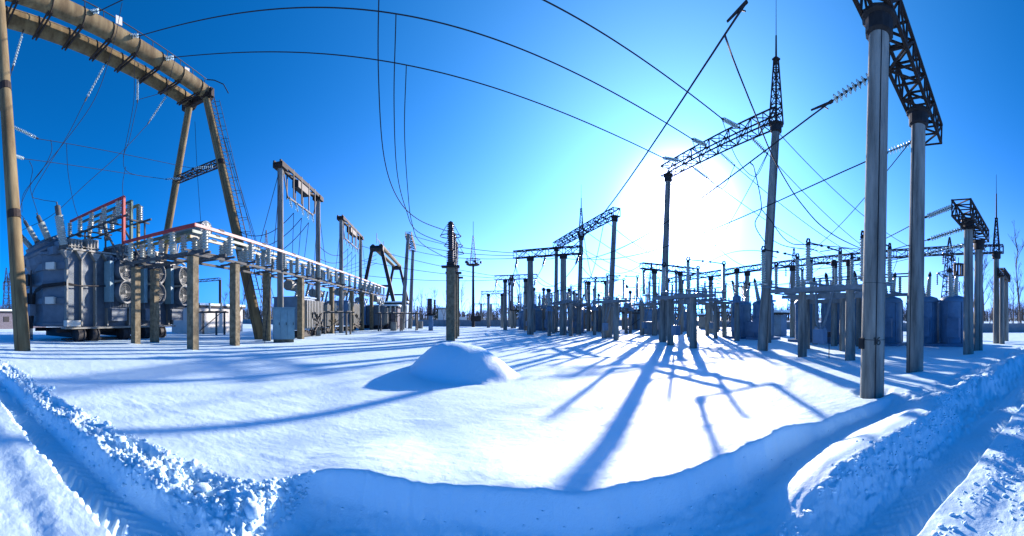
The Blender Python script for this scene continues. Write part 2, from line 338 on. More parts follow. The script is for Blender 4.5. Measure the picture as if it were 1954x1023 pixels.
for _ in range(1500):                         # left band
    x = -2.15-13*random.random()**1.9; e = np.interp(x, [-16, -8, -3.8, -2.9, -2.1], [2.0, 2.1, 2.2, 2.6, 2.7]); c_ = np.interp(x, CRX, CRY)
    pts.append((x, random.uniform(e-0.1, c_+0.12), random.choice([0.006, 0.008, 0.01, 0.012, 0.012, 0.016, 0.022, 0.035])))
for _ in range(350):
    x = 2.4+8*random.random(); pts.append((x, random.gauss(2.62 if x < 7 else 3.1, 0.12), random.choice([0.012, 0.016, 0.022, 0.035])))
for _ in range(900):
    x = 3.0+12*random.random(); pts.append((x, random.uniform(0.3, 1.45), random.choice([0.01, 0.015, 0.02, 0.03])))
for _ in range(160):
    x = -random.uniform(1.5, 12); pts.append((x, random.uniform(2.2, 2.7), random.choice([0.01, 0.015, 0.03])))
for _ in range(160):
    x = random.uniform(-1.9, 5.0); pts.append((x, float(np.interp(x, CRX, CRY))-random.uniform(0.05, 0.5), random.choice([0.006, 0.008, 0.012, 0.018])))
for (px_, py_, r_) in ((205, 812, 0.07), (230, 845, 0.09), (385, 925, 0.10), (480, 972, 0.08), (100, 742, 0.08), (425, 940, 0.07), (1448, 985, 0.06), (1490, 968, 0.05), (1470, 985, 0.06), (510, 985, 0.07)):
    g_ = G(px_, py_, 0.02); pts.append((g_.x, g_.y, r_))
hz_ = height(np.array([p[0] for p in pts]), np.array([p[1] for p in pts]))
for (x, y, r), z_ in zip(pts, hz_): clodlet((x, y, z_+r*0.25), r)
co = cl.build('snow_clods', M['snow'], None, 'all'); co['kind'] = 'stuff'; co['label'] = 'loose clods of ploughed snow along the road edge'
# ------------------------------------------------------------------ columns, masts, portals
def colm(name, foot, top, r0, r1, parent, matname='concrete', seam=True, n=20):
    foot = Vector(foot); top = Vector(top); mb = MB(); k = 6
    foot = foot-Z*0.5
    pts = [foot.lerp(top, i/k) for i in range(k+1)]; mb.tube(pts, [r0+(r1-r0)*i/k for i in range(k+1)], n)
    o = mb.build(name, M[matname], parent, True)
    if seam:                                  # the mould seam and the strap bands of a spun concrete column
        sb = MB(); d = (top-foot).normalized(); s_ = Vector((-foot.x, -foot.y, 0)).normalized(); s_ = (s_+Vector((s_.y, -s_.x, 0))*random.uniform(-0.9, 0.9)).normalized()
        a = foot+s_*(r0+0.004); b_ = top+s_*(r1+0.004); sb.bar(a, b_, 0.018); sb.build('mould_seam', M['steel'], o)
    return o
def truss_part(parent, p0, p1, w_=0.7, h_=0.7, t_=0.08, bays=None, name='truss', mt='steel'):
    L_ = (Vector(p1)-Vector(p0)).length; mb = MB().truss(p0, p1, w_, h_, bays or max(3, int(L_/h_/1.0)), t_); return mb.build(name, M[mt], parent)
def cap(parent, p, r): 
    mb = MB(); mb.lathe(p-Z*0.45, Z, [(r, 0), (r*1.35, 0.05), (r*1.35, 0.38), (r*1.7, 0.42), (r*1.7, 0.5)], 12); return mb.build('head_clamp', M['steel'], parent)
def mast(parent, p, h_lat, h_rod, w0=0.5, w1=0.14, bays=6, tip=2.0):
    mb = MB(); p = Vector(p); q = p+Z*h_lat; mb.spire(p, q, w0, w1, bays, 0.06); mb.tube([q, q+Z*h_rod], [0.06, 0.045], 6); mb.tube([q+Z*h_rod, q+Z*(h_rod+tip)], [0.022, 0.012], 5)
    mb.box(q, Vector((1, 0, 0)), Vector((0, 1, 0)), Z, w1*0.9, w1*0.9, 0.04)
    return mb.build('lightning_mast', M['rust'], parent)
def gbase(px, py, dz=0.0): g_ = G(px, py); return Vector((g_.x, g_.y, HT(g_.x, g_.y)))
# near right portal (beam above P1 and P2)
f1 = gbase(1663, 752); f2 = gbase(1745, 712)
t1 = P(1678, 25, math.hypot(f1.x, f1.y)); t2 = P(1753, 222, math.hypot(f2.x, f2.y)); zt = 9.15
t1.z = 9.25; t2.z = 8.8
por = thing('portal_gantry', 'tallest thick grey portal, number 16 painted on its column, black lattice beam overhead', 'portal gantry', f1, 'bus portals of round columns and lattice beams')
c1 = colm('column', f1, t1, 0.30, 0.25, por); c2 = colm('column', f2, t2, 0.30, 0.24, por)
cap(por, t1, 0.26); cap(por, t2, 0.25)
bd = (t2-t1).normalized(); ba = t1-bd*2.2+Z*0.05; bb = t2+bd*1.9+Z*0.05
truss_part(por, ba, bb, 0.75, 0.75, 0.09, 12, mt='rust')
# painted number and tie wire on the near column
dg = MB(); ax_ = (t1-f1).normalized()
def oncol(s_, z_):                            # s metres round the column from the side that faces the camera
    k = (z_-f1.z)/(t1.z-f1.z); c = f1.lerp(t1, k); r = 0.30+(0.25-0.30)*k+0.004
    a0 = math.atan2(-c.y, -c.x)+s_/r; return c+Vector((math.cos(a0), math.sin(a0), 0))*r
ZN = HC+(HY-650)/F*9.0
def stroke(pl, wd=0.024):
    for a, b_ in zip(pl, pl[1:]): dg.bar(oncol(*a), oncol(*b_), wd)
S0 = 0.05
stroke([(S0, ZN-0.09), (S0, ZN+0.09), (S0-0.03, ZN+0.06)]); 
stroke([(S0+0.13, ZN+0.09), (S0+0.08, ZN+0.07), (S0+0.06, ZN-0.02), (S0+0.06, ZN-0.07), (S0+0.10, ZN-0.09), (S0+0.14, ZN-0.06), (S0+0.14, ZN-0.01), (S0+0.10, ZN+0.02), (S0+0.065, ZN-0.02)])
dg.build('painted_number', M['paint'], c1)
MB().torus(f1.lerp(t1, (ZN+0.03-f1.z)/(t1.z-f1.z)), ax_, 0.30, 0.006, 30, 5).build('tie_wire', M['wire'], c1)
MB().torus(f1.lerp(t1, 0.30), ax_, 0.292, 0.004, 30, 5).build('tie_wire', M['wire'], c1)
jb = MB(); q_ = oncol(-0.30, ZN-0.06); jb.box(q_, Vector((1, 0, 0)), Vector((0, 1, 0)), Z, 0.06, 0.07, 0.13); jb.build('junction_box', M['steel'], c1)
# second right portal
f3 = gbase(1848, 678); f4 = gbase(1866, 671); t3 = Vector((f3.x, f3.y, 6.8)); t4 = Vector((f4.x, f4.y, 6.35))
t3 = P(1848, 422, math.hypot(f3.x, f3.y)); t4 = P(1868, 462, math.hypot(f4.x, f4.y)); zz = (t3.z+t4.z)/2
por = thing('portal_gantry', 'grey portal with short black lattice beam between the numbered column and the slim mast', 'portal gantry', f3, 'bus portals of round columns and lattice beams')
colm('column', f3, t3, 0.27, 0.22, por); colm('column', f4, t4, 0.27, 0.22, por); cap(por, t3, 0.22); cap(por, t4, 0.22)
truss_part(por, P(1834, 410, 15.6)-Z*0, P(1874, 462, 21.6), 0.8, 0.65, 0.08, 8, mt='rust')
PR2 = (t3, t4)
# third right portal, small
f5 = gbase(1912, 656); t5 = P(1912, 528, math.hypot(f5.x, f5.y))
por = thing('portal_gantry', 'small far portal seen edge on, beside the slim lightning mast at the right', 'portal gantry', f5, 'bus portals of round columns and lattice beams')
colm('column', f5, t5, 0.2, 0.17, por); f6 = f5+V*3.2; f6.z = HT(f6.x, f6.y); colm('column', f6, Vector((f6.x, f6.y, t5.z)), 0.2, 0.17, por)
truss_part(por, t5-V*0.8, Vector((f6.x, f6.y, t5.z))+V*0.8, 0.5, 0.5, 0.07, 8, mt='rust')
# gantry 2 (in front of the sun) with lightning mast
g1 = gbase(1264, 655); g2 = gbase(1454, 671); h1 = P(1275, 335, math.hypot(g1.x, g1.y)); h2 = P(1481, 238, math.hypot(g2.x, g2.y))
por = thing('portal_gantry', 'tall leaning portal in front of the sun with a lightning mast on one column', 'portal gantry', g1, 'tall line portals with lightning masts')
colm('column', g1, h1, 0.29, 0.20, por); colm('column', g2, h2, 0.30, 0.22, por); cap(por, h1, 0.21); cap(por, h2, 0.23)
gd = (h2-h1).normalized(); truss_part(por, h1-gd*0.4, h2+gd*0.2, 0.7, 0.75, 0.07, 12)
mast(por, h2+Z*0.0, 3.6, 1.3, 0.55, 0.18, 7, 2.2)
# G3
g3 = gbase(1162, 645); g4 = gbase(1104, 638); g5 = gbase(1060, 634); h3 = P(1173, 412, 33.3); h3 = P(1173, 414, math.hypot(g3.x, g3.y)); h4 = P(1109, 452, math.hypot(g4.x, g4.y)); h5 = P(1062, 484, math.hypot(g5.x, g5.y))
h4.z = h3.z-0.2; h5.z = h3.z-0.4
por = thing('portal_gantry', 'three column portal with steep lattice beam and lightning mast on its middle column', 'portal gantry', g3, 'tall line portals with lightning masts')
for a, b_ in ((g3, h3), (g4, h4), (g5, h5)): colm('column', a, b_, 0.28, 0.21, por, seam=False); cap(por, b_, 0.22)
truss_part(por, h3-U*0.5, h5+U*0.5, 0.7, 0.7, 0.08, 20); mast(por, h4, 3.0, 1.2, 0.5, 0.14, 6, 1.5)
# cross portals in the yard
XP = {}
def crossportal(cols, ztop, over, label, r=0.24, key=None, th=0.6, tt=0.08, name='portal_gantry'):
    cols = [Vector(c) for c in cols]; por = thing(name, label, 'portal gantry', cols[0], 'bus portals of round columns and lattice beams')
    for c in cols:
        c.z = HT(c.x, c.y); colm('column', c, Vector((c.x, c.y, ztop)), r, r*0.85, por, seam=False, n=12); cap(por, Vector((c.x, c.y, ztop)), r*0.85)
    d = (cols[-1]-cols[0]); d.z = 0; d.normalize(); a = Vector((cols[0].x, cols[0].y, ztop))-d*over[0]; b_ = Vector((cols[-1].x, cols[-1].y, ztop))+d*over[1]
    truss_part(por, a, b_, th, th, tt, max(4, int((b_-a).length/0.9))); XP[key] = (a, b_, d); return por
def pd(px, d): a = az(px); return Vector((d*math.sin(a), d*math.cos(a), 0))
crossportal([pd(1012, 39.5), pd(1075, 38)], 8.35, (1.9, 2.0), 'dark portal with overhanging lattice beam, two thick columns, left of the three column portal', 0.36, 'T1', 0.75, 0.1)
crossportal([pd(964, 53), pd(1003, 52)], 7.3, (1.6, 1.7), 'flat beamed portal partly behind the left thick column of the dark portal', 0.30, 'T2', 0.6)
crossportal([pd(932, 64), pd(958, 63)], 5.9, (1.3, 1.4), 'smaller portal beyond, just right of the floodlight mast', 0.28, 'T3', 0.5)
crossportal([pd(1249, 37.5), pd(1298, 39.5)], 6.75, (1.6, 2.2), 'portal with low flat beam directly behind the sun-side column', 0.26, 'T5', 0.55)
crossportal([pd(1123, 50), pd(1157, 49)], 6.7, (1.1, 1.6), 'distant portal with flat beam between the three column portal and the leaning portal', 0.3, 'T6', 0.5)
crossportal([pd(1037, 88), pd(1052, 87)], 6.4, (1.3, 1.3), 'tiny far portal low on the horizon right of the dark portal', 0.28, 'T7', 0.5)
crossportal([pd(1418, 60), pd(1456, 58)], 7.0, (2, 2), 'far portal on the horizon just left of the masted leaning column', 0.26, 'T8', 0.5)
crossportal([pd(977, 62), pd(972, 70)], 8.4, (0.3, 0.5), 'slender far portal seen almost end on between two lower portals', 0.25, 'T9', 0.5)
# little tee posts near the fence
for i, (px_, d_) in enumerate(((918, 76), (937, 76))):
    q = pd(px_, d_); tp = thing('line_post', ['slim T shaped line post nearest the floodlight mast', 'slim T shaped line post under the left end of the far flat portal'][i], 'line post', (q.x, q.y, 0), 'T shaped line posts near the back wall')
    mb = MB(); mb.tube([q-Z*0.4, q+Z*4.5], [0.3, 0.22], 8); mb.build('post', M['concrete'], tp); mb = MB(); mb.bar(q+Z*4.6-V*1.6, q+Z*4.6+V*1.6, 0.16); mb.build('crossarm', M['steel'], tp)
    [MB().lathe(q+Z*4.6+V*s, -Z, [(0.05, 0), (0.12, 0.1), (0.05, 0.25), (0.12, 0.4), (0.05, 0.6)], 6).build('insulator', M['porcd'], tp) for s in (-1.5, 1.5)]
# the long bus beam, P5 with mast at its near end
B0 = Vector((25.8, 6.6, 6.55)); B1 = Vector((20.4, 46.0, 6.55)); por = thing('bus_portal', 'long lattice bus beam running back from a slim mast over a row of columns', 'bus portal', (25.8, 6.6, 0))
for i in range(7):
    if i == 1: continue
    q = B0.lerp(B1, i*5.95/39.7); q0 = Vector((q.x, q.y, HT(q.x, q.y)-0.1)); colm('column', q0, q, 0.30 if i else 0.26, 0.24 if i else 0.2, por, seam=False, n=14); cap(por, q, 0.24)
truss_part(por, B0-U*0.5, B1+U*0.5, 0.55, 0.55, 0.07, 44); mast(por, B0+Z*0.1, 2.4, 1.8, 0.45, 0.12, 6, 1.4)
# portals at left (pairs with steel beam)
def pairportal(pa, pb, zt, label, r=0.26):
    a = Vector((pa.x, pa.y, HT(pa.x, pa.y))); b_ = Vector((pb.x, pb.y, HT(pb.x, pb.y))); por = thing('portal_gantry', label, 'portal gantry', a, 'portals standing behind the long bus')
    colm('column', a, Vector((a.x, a.y, zt)), r*1.05, r*0.9, por, seam=False); colm('column', b_, Vector((b_.x, b_.y, zt)), r*1.05, r*0.9, por, seam=False)
    A_ = Vector((a.x, a.y, zt)); B_ = Vector((b_.x, b_.y, zt)); d = (B_-A_).normalized(); s_ = Z.cross(d)
    mb = MB()
    for k in (-0.28, 0.28):
        mb.box((A_+B_)/2+s_*k+Z*0.25, d, s_, Z, (B_-A_).length/2+0.6, 0.06, 0.16)
    for i in range(9): mb.bar(A_.lerp(B_, i/8)+s_*0.28+Z*0.25, A_.lerp(B_, min(1, (i+1)/8))-s_*0.28+Z*0.25, 0.07)
    mb.box(A_+Z*0.1, d, s_, Z, 0.5, 0.42, 0.2); mb.box(B_+Z*0.1, d, s_, Z, 0.5, 0.42, 0.2); mb.build('beam', M['rust'], por)
    mb = MB()                                # the hanging frame and its drives
    for k in (0.22, 0.42, 0.62, 0.8):
        q = A_.lerp(B_, k); mb.bar(q-Z*1.9+s_*0.3, q+Z*0.5+s_*0.3, 0.09); mb.bar(q-Z*1.9-s_*0.3, q+Z*0.5-s_*0.3, 0.09)
    mb.bar(A_.lerp(B_, 0.16)-Z*1.9, A_.lerp(B_, 0.84)-Z*1.9, 0.12); mb.bar(A_.lerp(B_, 0.16)-Z*1.9, A_.lerp(B_, 0.06), 0.07); mb.bar(A_.lerp(B_, 0.84)-Z*1.9, A_.lerp(B_, 0.96), 0.07)
    mb.box(A_.lerp(B_, 0.5)-Z*0.3, d, s_, Z, (B_-A_).length*0.16, 0.3, 0.3); mb.build('hanging_frame', M['steel'], por)
    mb = MB()
    for k in (0.2, 0.35, 0.5, 0.65, 0.8): mb.lathe(A_.lerp(B_, k)-Z*1.8, -Z+d*0.6, [(0.05, 0)]+[(0.12 if i % 2 else 0.06, 0.08+i*0.09) for i in range(9)]+[(0.04, 0.95)], 8).cut()
    many(mb, 'insulator', M['glass'], por, True); return A_, B_
PA = pairportal(pd(535, 29), pd(607, 37), 13.7, 'tallest dark portal behind the bus, standing over the pale blue cabinet')
PB = pairportal(pd(651, 44), pd(688, 55), 13.6, 'second dark portal behind the bus, between the tallest one and the A-frame portal')
# leaning pair with lattice beam
e1 = gbase(767, 629); e2 = gbase(782, 627); k1 = P(779, 447, math.hypot(e1.x, e1.y)); k2 = P(788, 478, math.hypot(e2.x, e2.y))
por = thing('portal_gantry', 'narrow leaning portal seen edge on left of the ringed insulator columns', 'portal gantry', e1, 'portals standing behind the long bus')
colm('column', e1, k1, 0.36, 0.24, por, seam=False); colm('column', e2, k2, 0.36, 0.24, por, seam=False); truss_part(por, k1-Z*0.3, k2-Z*0.2, 0.9, 0.7, 0.09, 9, mt='steel')
# ------------------------------------------------------------------ the big A-frame line gantry at the left
HB = 23.6; XN, XF = -27.0, -30.0; Y0, Y1 = 4.9, 24.7
big = thing('line_gantry', 'huge A-frame line gantry of tan concrete pipes spanning over the power transformer', 'line gantry', (-29, 14.8, 0), 'A-frame gantries')
legs = {}; LG = {(4.9, 'near'): (-20.2, 4.9, -24.2, 4.2), (4.9, 'far'): (-35.2, 2.8, -26.45, 3.85), (24.7, 'near'): (-20.1, 24.7, -26.8, 24.3), (24.7, 'far'): (-36.8, 24.2, -29.0, 24.0)}
def BP(k, t, z):                              # a point on the near or far pipe
    a = LG[(4.9, k)]; b_ = LG[(24.7, k)]; return Vector((a[2]+(b_[2]-a[2])*t, a[3]+(b_[3]-a[3])*t, z))
BD = (BP('near', 1, 0)-BP('near', 0, 0)).normalized(); BX = Vector((BD.y, -BD.x, 0))
for yy in (Y0, Y1):
    for nm in ('near', 'far'):
        fx, fy, tx, ty = LG[(yy, nm)]; a = Vector((fx, fy, HT(fx, fy))); b_ = Vector((tx, ty, HB)); legs[(yy, nm)] = (a, b_)
        o = colm('leg', a, b_, 0.47, 0.36, big, 'pipe', seam=True)
        dr = (b_-a).normalized()
        for k in (0.34, 0.70): MB().tube([a.lerp(b_, k)-dr*0.25, a.lerp(b_, k)+dr*0.25], 0.47-0.1*k, 14).build('clamp_band', M['rust'], o)
    mb = MB(); te_ = 0 if yy < 10 else 1; mb.box((BP('near', te_, HB+0.15)+BP('far', te_, HB+0.15))/2, BX, BD, Z, 2.0, 0.22, 0.4)
    for kk in ('near', 'far'): mb.tube([BP(kk, te_, HB+0.3)-BD*0.6, BP(kk, te_, HB+0.3)+BD*0.6], 0.58, 12)
    mb.build('apex_frame', M['rust'], big)
    a = legs[(yy, 'near')]; b_ = legs[(yy, 'far')]; mb = MB(); mb.truss(a[0].lerp(a[1], 0.70)+Vector((-0.3, 0, -0.2)), b_[0].lerp(b_[1], 0.70)+Vector((0.2, 0, -0.2)), 0.6, 0.55, 9, 0.09); mb.build('cross_truss', M['rust'], big)
for kk in ('near', 'far'):
    MB().tube([BP(kk, -0.02, HB+0.45), BP(kk, 1.02, HB+0.45)], 0.62, 20).build('beam_pipe', M['pipe'], big, True)
for i in range(8):
    mb = MB(); t_ = 0.06+i*0.126; n0 = BP('near', t_, HB+0.42); f0_ = BP('far', t_, HB+0.42)
    for s in (-0.14, 0.14): mb.bar(n0+BD*s-Z*0.6+BX*0.1, f0_+BD*s-Z*0.6-BX*0.5, 0.11)
    for c in (n0, f0_): mb.torus(c, BD, 0.65, 0.05, 18, 4)
    mb.build('tie_bracket', M['rust'], big)
mb = MB(); rl = lambda t_, z_: BP('near', t_, HB+z_)-BX*0.2
for i in range(13): mb.bar(rl(i/12, 0.9), rl(i/12, 2.0), 0.05)
for zz in (1.45, 2.0): mb.bar(rl(0, zz), rl(1.02, zz), 0.05)
mb.tube([rl(1.02, 2.0), rl(1.04, 1.9)+BX*0.6, rl(1.05, 1.2)+BX*1.6, rl(1.05, 0.1)+BX*2.2], 0.05, 5)
mb.build('handrail', M['steel'], big)
a, b_ = legs[(Y1, 'near')]; mb = MB(); off = Vector((0.55, 0.25, 0)); wv = Vector((0.15, 0.35, 0))
for s in (-0.22, 0.22): mb.bar(a.lerp(b_, 0.04)+off+Vector((0, s*1.5, 0)), a.lerp(b_, 1.02)+off+Vector((0, s*1.5, 0)), 0.05)
for i in range(60): q = a.lerp(b_, 0.04+i*0.016)+off; mb.bar(q-Vector((0, 0.33, 0)), q+Vector((0, 0.33, 0)), 0.03)
ld = mb.build('ladder', M['steel'], big)
mb = MB()
for i in range(15): q = a.lerp(b_, 0.18+i*0.055)+off+Vector((0.35, 0, 0.1)); mb.tube([q+Vector((-0.35, -0.35, 0)), q+Vector((0.15, -0.4, 0)), q+Vector((0.45, 0, 0)), q+Vector((0.15, 0.4, 0)), q+Vector((-0.35, 0.35, 0))], 0.02, 4)
for o_ in (Vector((0.15, -0.4, 0)), Vector((0.45, 0, 0)), Vector((0.15, 0.4, 0))): mb.bar(a.lerp(b_, 0.18)+off+Vector((0.35, 0, 0.1))+o_, a.lerp(b_, 0.96)+off+Vector((0.35, 0, 0.1))+o_, 0.03)
mb.build('safety_cage', M['steel'], ld)
mb = MB()
for (px_, py_) in ((227, 39), (357, 135)): q = PZ(px_, py_, HB+1.6); mb.box(q, Vector((0, 1, 0)), Vector((1, 0, 0)), Z, 0.28, 0.02, 0.32); mb.cut()
many(mb, 'sign_plate', M['plate'], big)
# the smaller A-frame gantry further off
dA = 74.0; aA = P(719, 478, dA); zA = aA.z; por = thing('line_gantry', 'distant dark A-frame gantry with pipe beam, left of the narrow leaning portal', 'line gantry', (aA.x, aA.y, 0), 'A-frame gantries')
uA = Vector((0.0, 0, 0)); C_a = pd(719, 72); C_b = pd(757, 100)
for c, s_ in ((C_a, 1.0), (C_b, 1.0)):
    c = Vector((c.x, c.y, 0)); top = Vector((c.x, c.y, zA)); n_ = Vector((0.98, 0.2, 0))
    for sg, w_ in ((-1, 4.3), (1, 4.6)):
        colm('leg', c+n_*sg*w_, top+n_*sg*0.9, 0.42, 0.36, por, 'steel', seam=False, n=10)
    MB().bar(c+Z*zA*0.52-n_*2.9, c+Z*zA*0.52+n_*2.9, 0.4).build('cross_tie', M['steel'], por); MB().tube([top-n_*1.3, top+n_*1.3], 0.62, 8).build('apex_frame', M['steel'], por)
for sg in (-0.8, 0.8): MB().tube([C_a+Z*(zA+0.5)+n_*sg, C_b+Z*(zA+0.5)+n_*sg], 0.42, 10).build('beam_pipe', M['pipe'], por, True)
mb = MB(); 
for i in range(12): q = C_a.lerp(C_b, i/11)+Z*(zA+1.0); mb.bar(q, q+Z*(1.2 if i % 3 else 2.0), 0.09)
mb.bar(C_a+Z*(zA+2.0), C_b+Z*(zA+2.0), 0.07); mb.build('handrail', M['steel'], por)
# ------------------------------------------------------------------ insulators
def shed(L_, r, k, core=0.5):
    pr = [(r*core*0.8, 0)]
    for i in range(k):
        h = L_*(i+0.25)/k; pr += [(r*core, h), (r, h+L_*0.30/k), (r*core, h+L_*0.62/k)]
    return pr+[(r*core*0.8, L_)]
def post_ins(mb, p, h=1.2, r=0.16, k=8, axis=Z, n=10): mb.lathe(p, axis, shed(h, r, k, 0.62), n)
def string(p, q, label, k=11, r=0.13, group='glass insulator strings', n=12, mt='glass'):
    p = Vector(p); q = Vector(q); d = (q-p); L_ = d.length; d.normalize(); th = thing('insulator_string', label, 'insulator string', p, group)
    a = L_*0.1; Li = L_*0.8; mb = MB()
    for i in range(k):
        h = a+Li*(i+0.3)/k; s_ = Li/k; mb.lathe(p+d*h, d, [(0.02, 0), (r*0.55, s_*0.05), (r, s_*0.32), (r*0.96, s_*0.40), (r*0.5, s_*0.45), (0.02, s_*0.5)], n)
    mb.build('glass_disc_stack', M[mt], th, 'all')
    mb = MB(); mb.tube([p, q], 0.022, 5)
    for i in range(k):
        h = a+Li*(i+0.3)/k; s_ = Li/k; mb.lathe(p+d*(h-s_*0.2), d, [(0.02, 0), (r*0.36, s_*0.03), (r*0.36, s_*0.34), (0.02, s_*0.38)], 6)
    mb.lathe(q-d*L_*0.08, d, [(0.02, 0), (0.06, 0.02), (0.06, L_*0.08), (0.02, L_*0.09)], 6); mb.lathe(p, d, [(0.05, 0), (0.05, L_*0.06), (0.02, L_*0.08)], 6)
    mb.build('steel_fitting', M['steel'], th); return th
def cable(pts, label, r=0.03, group='overhead conductors and jumpers', sag=None, n=16, name='power_cable', cat='cable'):
    pts = [Vector(p) for p in pts]
    if sag is not None:
        a, b_ = pts; pts = [a.lerp(b_, i/24)-Z*(4*sag*(i/24)*(1-i/24)) for i in range(25)]
    else:                                     # smooth curve through the given points
        q = [pts[0]*2-pts[1]]+pts+[pts[-1]*2-pts[-2]]; o = []
        for i in range(1, len(q)-2):
            for k in range(8):
                t_ = k/8; p0, p1_, p2_, p3_ = q[i-1:i+3]
                o.append(0.5*((2*p1_)+(p2_-p0)*t_+(2*p0-5*p1_+4*p2_-p3_)*t_*t_+(3*p1_-p0-3*p2_+p3_)*t_**3))
        pts = o+[pts[-1]]
    return one(MB().tube(pts, r, 5), name, M['wire'], label, cat, group)
# the three long spans from the big gantry to the leaning portal
sp = []
def att(px, py): return P(px, py, 0)
ends = [((192, 20), 24.2, 'upper', (158, 27)), ((268, 68), 24.0, 'middle', (232, 71)), ((335, 109), 23.9, 'lower', (300, 115))]
g2pts = [PZ(1377, 226, 12.7), PZ(1320, 265, 12.5), PZ(1265, 301, 12.4)]
g2att = [PZ(1410, 243, 12.8), PZ(1348, 277, 12.6), PZ(1298, 307, 12.5)]
sags = [0.75, 0.75, 1.0]
g2r = [(1430, 259, 1465, 294), (1374, 291, 1402, 316), (1322, 319, 1349, 339)]
names3 = ['highest', 'middle', 'lowest']
SP = []
for i, (e, z_, nm, a_) in enumerate(ends):
    pe = PZ(e[0], e[1], z_); pa = PZ(a_[0], a_[1], z_+0.2)
    string(pa, pe, ['bright glass insulator string uppermost on the big pipe beam, nearest the top edge', 'bright glass insulator string in the middle of the three on the pipe beam', 'bright glass insulator string on the pipe beam, nearest the ladder leg'][i], 9, 0.17)
    cable([pe, g2pts[i]], ['highest long overhead conductor, meeting the leaning portal nearest its mast', 'upper arching conductor from the big gantry to the middle of the leaning portal', 'lower arching conductor from the big gantry to the outer end of the leaning beam'][i], 0.033, sag=sags[i])
    SP.append((pe, g2pts[i], sags[i]))
    string(g2att[i], g2pts[i], 'dark backlit insulator string left of the leaning portal beam, '+['nearest the mast', 'at mid beam', 'nearest the outer column'][i], 10, 0.13)
    r_ = g2r[i]; ra = P(r_[0], r_[1], math.hypot(g2att[i].x, g2att[i].y)+0.4); zb = ra.z-0.75; rb_ = PZ(r_[2], r_[3], zb)
    string(ra, rb_, 'pale insulator string right of the leaning portal beam, '+['nearest the mast', 'at mid beam', 'nearest the outer column'][i], 10, 0.13)
    te = [PZ(1672, 488, 7.1), PZ(1640, 492, 7.1), PZ(1596, 498, 7.1)][i]
    cable([rb_, te], 'sloping conductor from the leaning portal down to the long bus beam, '+['the upper one', 'the middle one', 'the lowest one'][i], 0.022, sag=0.5)
    lo = [(1385, 300), (1310, 380), (1270, 420)][i]
    m1 = g2pts[i].lerp(rb_, 0.3)-Z*1.6; m2 = g2pts[i].lerp(rb_, 0.7)-Z*1.9
    cable([g2pts[i], m1, m2, rb_], 'jumper loop hanging under the leaning portal beam, '+['nearest the mast', 'at mid beam', 'nearest the outer column'][i], 0.02)
def on_span(i, px):
    a, b_, s = SP[i]; best = None
    for k in range(401):
        t_ = k/400; p = a.lerp(b_, t_)-Z*(4*s*t_*(1-t_)); x = CX+F*math.atan2(p.x, p.y)
        if best is None or abs(x-px) < best[0]: best = (abs(x-px), p)
    return best[1]
# droppers to the ringed insulators
d0 = on_span(0, 725); d1 = on_span(1, 757); d2 = on_span(2, 775)
cable([d0, P(722, 130, 17.5), P(733, 300, 21), P(760, 380, 24), P(800, 420, 26), P(858, 443, 29.2)], 'left and nearest of the three tall droppers, sweeping down to the first ringed insulator', 0.03)
cable([d1, P(752, 200, 20.5), P(758, 330, 25), P(775, 400, 28), P(797, 442, 30), P(864, 470, 33)], 'middle one of the three tall droppers, curving in to the second ringed insulator', 0.03)
cable([d2, P(772, 250, 24), P(778, 360, 28), P(786, 425, 30), P(805, 465, 33), P(866, 500, 36.5)], 'right one of the three tall droppers, ending at the third ringed insulator', 0.03)
# near right conductors from the near portal away to the dark portal
bm = lambda px: ba.lerp(bb, (px))
T1a, T1b, T1d = XP['T1']
sA = bm(0.10)+Z*0.3; 
cs = [(PZ(1425, 3, 8.9), P(1021, 483, 38.6)), (PZ(1583, 196, 8.5), P(1064, 487, 38.3)), (PZ(1690, 292, 8.2), P(1106, 492, 37.8))]
at = [None, PZ(1672, 140, 8.95), PZ(1752, 268, 8.65)]
at[0] = cs[0][0]+Vector((0.5, -2.0, 0.3))
for i, (s_, e_) in enumerate(cs):
    string(at[i], s_ if i else s_.lerp(at[i], 0.15), ['glass insulator string at the very top edge, above the masted column', 'large glass insulator string just left of the nearest column', 'glass insulator string between the two near right columns'][i], 8 if i == 1 else 9, 0.15)
    mb = MB(); dd = (e_-s_).normalized(); mb.tube([s_, s_+dd*0.7], [0.045, 0.03], 6); mb.tube([s_+dd*0.25-Z*0.02, s_+dd*0.05-Z*0.18], 0.02, 5); one(mb, 'dead_end_clamp', M['steel'], 'dead end clamp where the conductor meets the '+['topmost', 'large left', 'lower right'][i]+' near insulator string', 'clamp', 'conductor clamps')
    cable([s_, e_], ['steepest near conductor, falling from the top edge to the far dark portal', 'near conductor passing across the masted leaning column toward the sun', 'lowest near conductor, running from between the near columns across the yard'][i], 0.026, sag=[2.6, 2.2, 1.7][i])
def on_cs(i, px):
    a, b_ = cs[i]; s = [2.6, 2.2, 1.7][i]; best = None
    for k in range(401):
        t_ = k/400; p = a.lerp(b_, t_)-Z*(4*s*t_*(1-t_)); x = CX+F*math.atan2(p.x, p.y)
        if best is None or abs(x-px) < best[0]: best = (abs(x-px), p)
    return best[1]
k0 = on_cs(0, 1384); cable([k0, P(1402, 120, 11.5), P(1440, 215, 13), P(1480, 310, 15), P(1530, 390, 17), P(1590, 448, 18.5), B0.lerp(B1, 0.25)+Z*0.5], 'dropper curving from the topmost near conductor down behind the nearest column', 0.028)
k1_ = on_cs(1, 1432); cable([k1_, P(1440, 325, 17), P(1453, 395, 18), P(1441, 430, 18.5), P(1465, 470, 20.2)], 'short crooked dropper beside the masted leaning column', 0.026)
